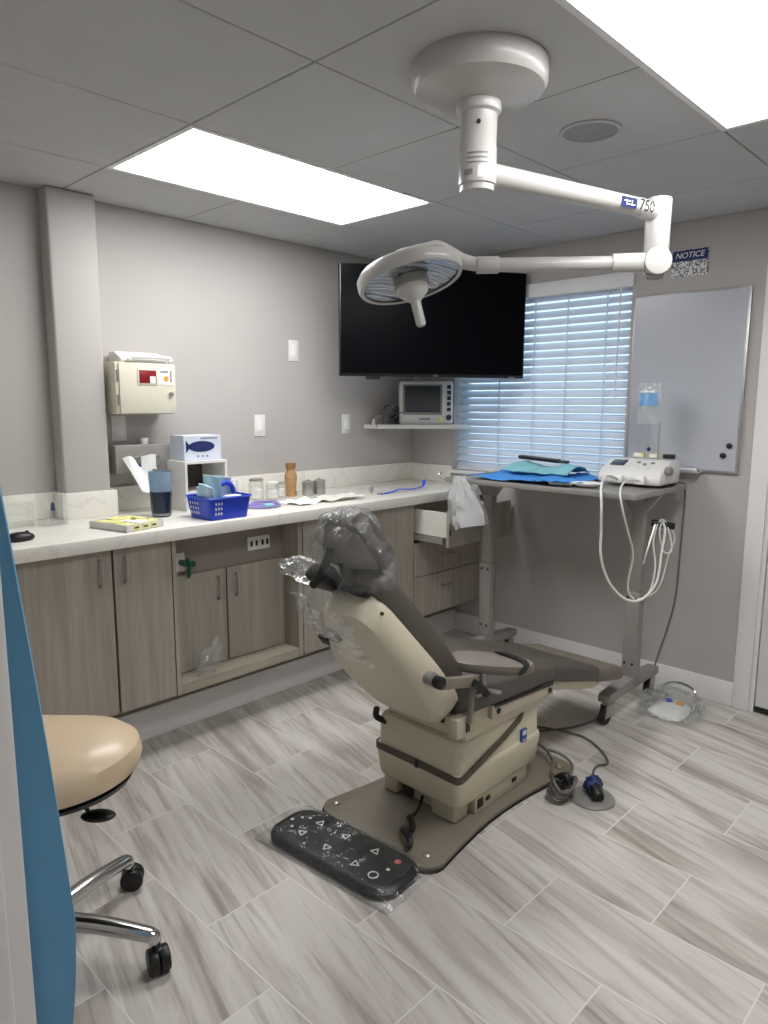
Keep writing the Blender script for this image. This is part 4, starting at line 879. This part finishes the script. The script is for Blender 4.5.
t = thing('saline_bag', 'clear saline bag hanging on the rod above the surgical console', 'saline bag', (1.80, -.2, TZ+.1))
MB().cyl((1.77, -.15, TZ+.12), (1.77, -.15, TZ+.31), .004, n=8).build('rod', 'steel', t)
def ivb(s): return lambda u, v: V((1.672+.115*u, -.195-s*.022*math.sin(PI*u)*math.sin(PI*min(1, v*1.2))**.7+.004*noise.noise(V((u*6, v*8, s))), TZ+.30+.20*v))
b = MB(); b.sheet(ivb(1), 10, 12); b.sheet(ivb(-1), 10, 12); b.build('bag', 'filmI', t)
MB().sheet(lambda u, v: ivb(1.12)(.1+.8*u, .45+.3*v), 8, 5).build('fill_label', 'fluid', t)
MB().tube([(1.735, -.185, TZ+.30), (1.735, -.185, TZ+.28), (1.735, -.185, TZ+.23)], .009, 8).tube([(1.735, -.185, TZ+.23), (1.73, -.18, TZ+.18), (1.74, -.18, TZ+.15)], .003, 8).build('drip_chamber', 'acryl', t)
MB().ball((1.735, -.18, TZ+.175), .010, 12).build('clamp', 'navy', t)
# white bag on the hook
b = MB()
def wb(s): return lambda u, v: V((.885+.02*math.sin(u*9)*v+(.03+.085*math.sin(PI*min(1, v*.62)))*(u-.5)*2+.06*v, -.682+s*(.012+.06*v*math.sin(PI*u))+.012*noise.noise(V((u*7, v*5, s))), 1.118-.26*v-.02*math.sin(u*5)*v))
b.sheet(wb(-1), 14, 14); b.sheet(wb(1), 14, 14)
for v in b.bm.verts: v.co.x += .06
b.build('plastic_bag', 'filmW', label='white plastic bag hanging from the left end of the steel table', cat='bag')

# ------------------------------------------------------------------ floor things on the right
t = thing('foot_pedal', 'clear film wrapped foot pedal on the floor by the back wall baseboard', 'foot pedal', (1.97, -.30, 0))
MB().loft([rrect(1.97, -.30, .08, .105, .05, .001), rrect(1.97, -.30, .085, .11, .055, .01), rrect(1.97, -.29, .078, .095, .05, .022), rrect(1.97, -.27, .055, .065, .04, .036), rrect(1.97, -.26, .035, .045, .03, .04)]).build('pedal_body', 'whiteM', t)
MB().tube([(1.89, -.20, .01), (1.895, -.18, .09), (1.97, -.16, .11), (2.045, -.18, .09), (2.05, -.20, .01)], .006, 8).build('carry_bar', 'chrome', t)
MB().ball((1.945, -.25, .040), (.02, .022, .012)).build('left_button', 'blue', t); MB().ball((2.0, -.25, .040), (.02, .022, .012)).build('right_button', 'orange', t)
b = MB().crumple((1.975, -.30, .05), (.15, .17, .055), .25, 3, 4, None, lambda co, d: V((co.x, co.y, max(co.z, -.048)))); b.build('film_wrap', 'filmT', t, sharp=20)
t = thing('foot_switch', 'flat grey disc foot switch with dark blue knob on the floor', 'foot switch', (2.07, -1.27, 0))
MB().lathe([(0, .001), (.083, .001), (.085, .004), (.078, .011), (.035, .014), (0, .014)], (2.07, -1.27, 0), n=48).build('disc', 'greyP', t)
k = MB().crumple((2.065, -1.255, .045), (.035, .035, .04), .25, 3, 3, None, lambda co, d: V((co.x, co.y, max(co.z, -.03)))).build('knob_cover', 'navy', t)
MB().cyl((2.075, -1.265, .05), (2.11, -1.30, .03), .024, n=16, bev=.005).build('plunger', 'black', t)
MB().tube([(2.045, -1.22, .03), (2.02, -1.15, .012), (1.985, -1.10, .007), (1.97, -1.04, .007), (1.99, -.99, .007), (1.96, -.94, .007), (1.90, -.89, .007), (1.83, -.85, .007), (1.76, -.84, .007), (1.63, -.88, .007), (1.55, -.92, .007)], .005, 8).build('switch_cord', 'greyC', t)
b = MB()
for q in range(4): b.tube([(1.985+.036*math.cos(a_)+.008*q-.01, -1.355+.055*math.sin(a_), .02+.017*q+.014*math.sin(a_*2)) for a_ in [i*PI/5 for i in range(10)]], .006, 8, 4, True)
b.tube([(1.96, -1.33, .03), (1.90, -1.28, .05), (1.87, -1.22, .05), (1.80, -1.16, .06), (1.72, -1.15, .08)], .006, 8); b.tube([(1.99, -1.33, .05), (1.955, -1.22, .07), (1.89, -1.20, .09), (1.84, -1.22, .10)], .006, 8)
t = thing('cable_bundle', 'coiled grey cable bundle on the floor by the exam chair base', 'cable', (1.98, -1.36, 0)); b.build('cable', 'greyC', t)
MB().tube([(1.95, -1.335, .06), (1.985, -1.33, .085), (2.01, -1.335, .06)], .014, 10).build('tie', 'black', t)


# ------------------------------------------------------------------ stool
sc_ = V((1.39, -3.04, 0))
t = thing('rolling_stool', 'tan rolling stool with chrome five star base at left beside the blue gown', 'stool', sc_)
def sring(k, z, off=0):
    P = []
    for i in range(80):
        a_ = 2*PI*i/80; r = .25*(1+.12*math.cos(2*(a_-.77))); P.append((sc_.x+r*k*math.cos(a_), sc_.y+r*k*math.sin(a_), z+off*math.cos(2*(a_-.75))))
    return P
SZ = .575
MB().loft([sring(.86, SZ-.04), sring(.97, SZ-.024, .006), sring(1.0, SZ+.0, .01), sring(.97, SZ+.03, .012), sring(.86, SZ+.052, .012), sring(.65, SZ+.064, .01), sring(.35, SZ+.066, .006), sring(.1, SZ+.066)]).build('seat_cushion', 'tan', t)
MB().loft([sring(.70, SZ-.058), sring(.90, SZ-.052), sring(.93, SZ-.04, .004), sring(.86, SZ-.036)]).build('seat_pan', 'black', t)
MB().cyl(sc_+V((0, 0, .14)), sc_+V((0, 0, .30)), .028, n=20).cyl(sc_+V((0, 0, .30)), sc_+V((0, 0, SZ-.05)), .016, n=16).build('gas_lift', 'chrome', t)
lv = MB().tube([sc_+V((.05, .05, SZ-.06)), sc_+V((.08, .08, SZ-.085)), sc_+V((.10, .10, SZ-.145))], .006, 8).build('height_lever', 'black', t)
ldir = V((.70, .715, 0))
MB().ball(sc_+ldir*.165+V((0, 0, SZ-.155)), (.046, .026, .013), 20, Matrix.Rotation(.79, 3, 'Z')).build('lever_paddle', 'black', lv)
MB().cyl(sc_+V((0, 0, .085)), sc_+V((0, 0, .145)), .045, .036, n=24, bev=.004).build('hub', 'chrome', t)
for k in range(5):
    a_ = math.radians(38+72*k); d = V((math.cos(a_), math.sin(a_), 0)); tip = sc_+d*.31
    lg = MB().tube([sc_+d*.03+V((0, 0, .118)), sc_+d*.15+V((0, 0, .118)), sc_+d*.27+V((0, 0, .105)), tip+V((0, 0, .095)), tip+V((0, 0, .072))], [.028, .026, .023, .021, .016], 14, 6, flat=.85).build('leg', 'chrome', t)
    n_ = V((-d.y, d.x, 0)); wc = tip-n_*.004+d*.012+V((0, 0, .033)); w1 = (n_*.6+d*.8).normalized()
    MB().cyl(wc-w1*.028, wc-w1*.001, .034, n=24, bev=.006).cyl(wc+w1*.001, wc+w1*.028, .034, n=24, bev=.006).box(wc+V((0, 0, .022)), (.03, .03, .03), .008).build('caster', 'black', lg)

# ------------------------------------------------------------------ blue gown at the doorway
def gown(u, v):
    # u: across, 0 = free edge towards the room, 1 = against the wall; v: down
    z = 1.72-1.22*v
    xe = 2.15+.193*min(1, max(0, (v-.19)/.56))**1.05-.06*max(0, (v-.75)/.25)**2
    x = xe-u*(.46-.02*v)
    y = -3.325+.036*math.sin(u*21+1.9+v*1.2)*(.25+.75*v)+.010*math.sin(u*37+v*3)*v-.015*u
    if v > .94: z += .035*((v-.94)/.06)**2*max(0, 1-u*6)
    return V((x, y, z))
t = thing('hanging_gown', 'blue fabric gown hanging beside the door jamb at the left edge', 'gown', (2.1, -3.33, .50))
MB().sheet(gown, 70, 60, .003).build('fabric', 'gown', t, sharp=60)
MB().tube([(2.10, -3.388, 1.74), (2.10, -3.34, 1.74), (2.10, -3.325, 1.76)], .006, 8).tube([(2.10, -3.36, 1.74), (2.02, -3.33, 1.72), (2.18, -3.33, 1.72), (2.10, -3.35, 1.74)], .004, 8).build('hanger_hook', 'steel', t)

# ------------------------------------------------------------------ world, camera
w = D.worlds.new('daylight'); bpy.context.scene.world = w; w.use_nodes = True
nt = w.node_tree; bg = nt.nodes['Background']; bg.inputs['Color'].default_value = (.62, .80, 1.0, 1); bg.inputs['Strength'].default_value = .95
cam = D.cameras.new('camera'); co = D.objects.new('camera', cam); C.objects.link(co)
cam.sensor_fit = 'HORIZONTAL'; cam.sensor_width = 36; cam.lens = 36*f_/768; cam.clip_start = .02
mw = Matrix((rt, up, -fw)).transposed().to_4x4(); mw.translation = CAM[0]; co.matrix_world = mw
S = bpy.context.scene; S.camera = co
S.view_settings.view_transform = 'Standard'; S.view_settings.look = 'None'; S.view_settings.gamma = 1; S.view_settings.use_curve_mapping = False
S.view_settings.exposure = .62
S.cycles.max_bounces = 10; S.cycles.diffuse_bounces = 6; S.cycles.transparent_max_bounces = 24; S.cycles.use_denoising = True
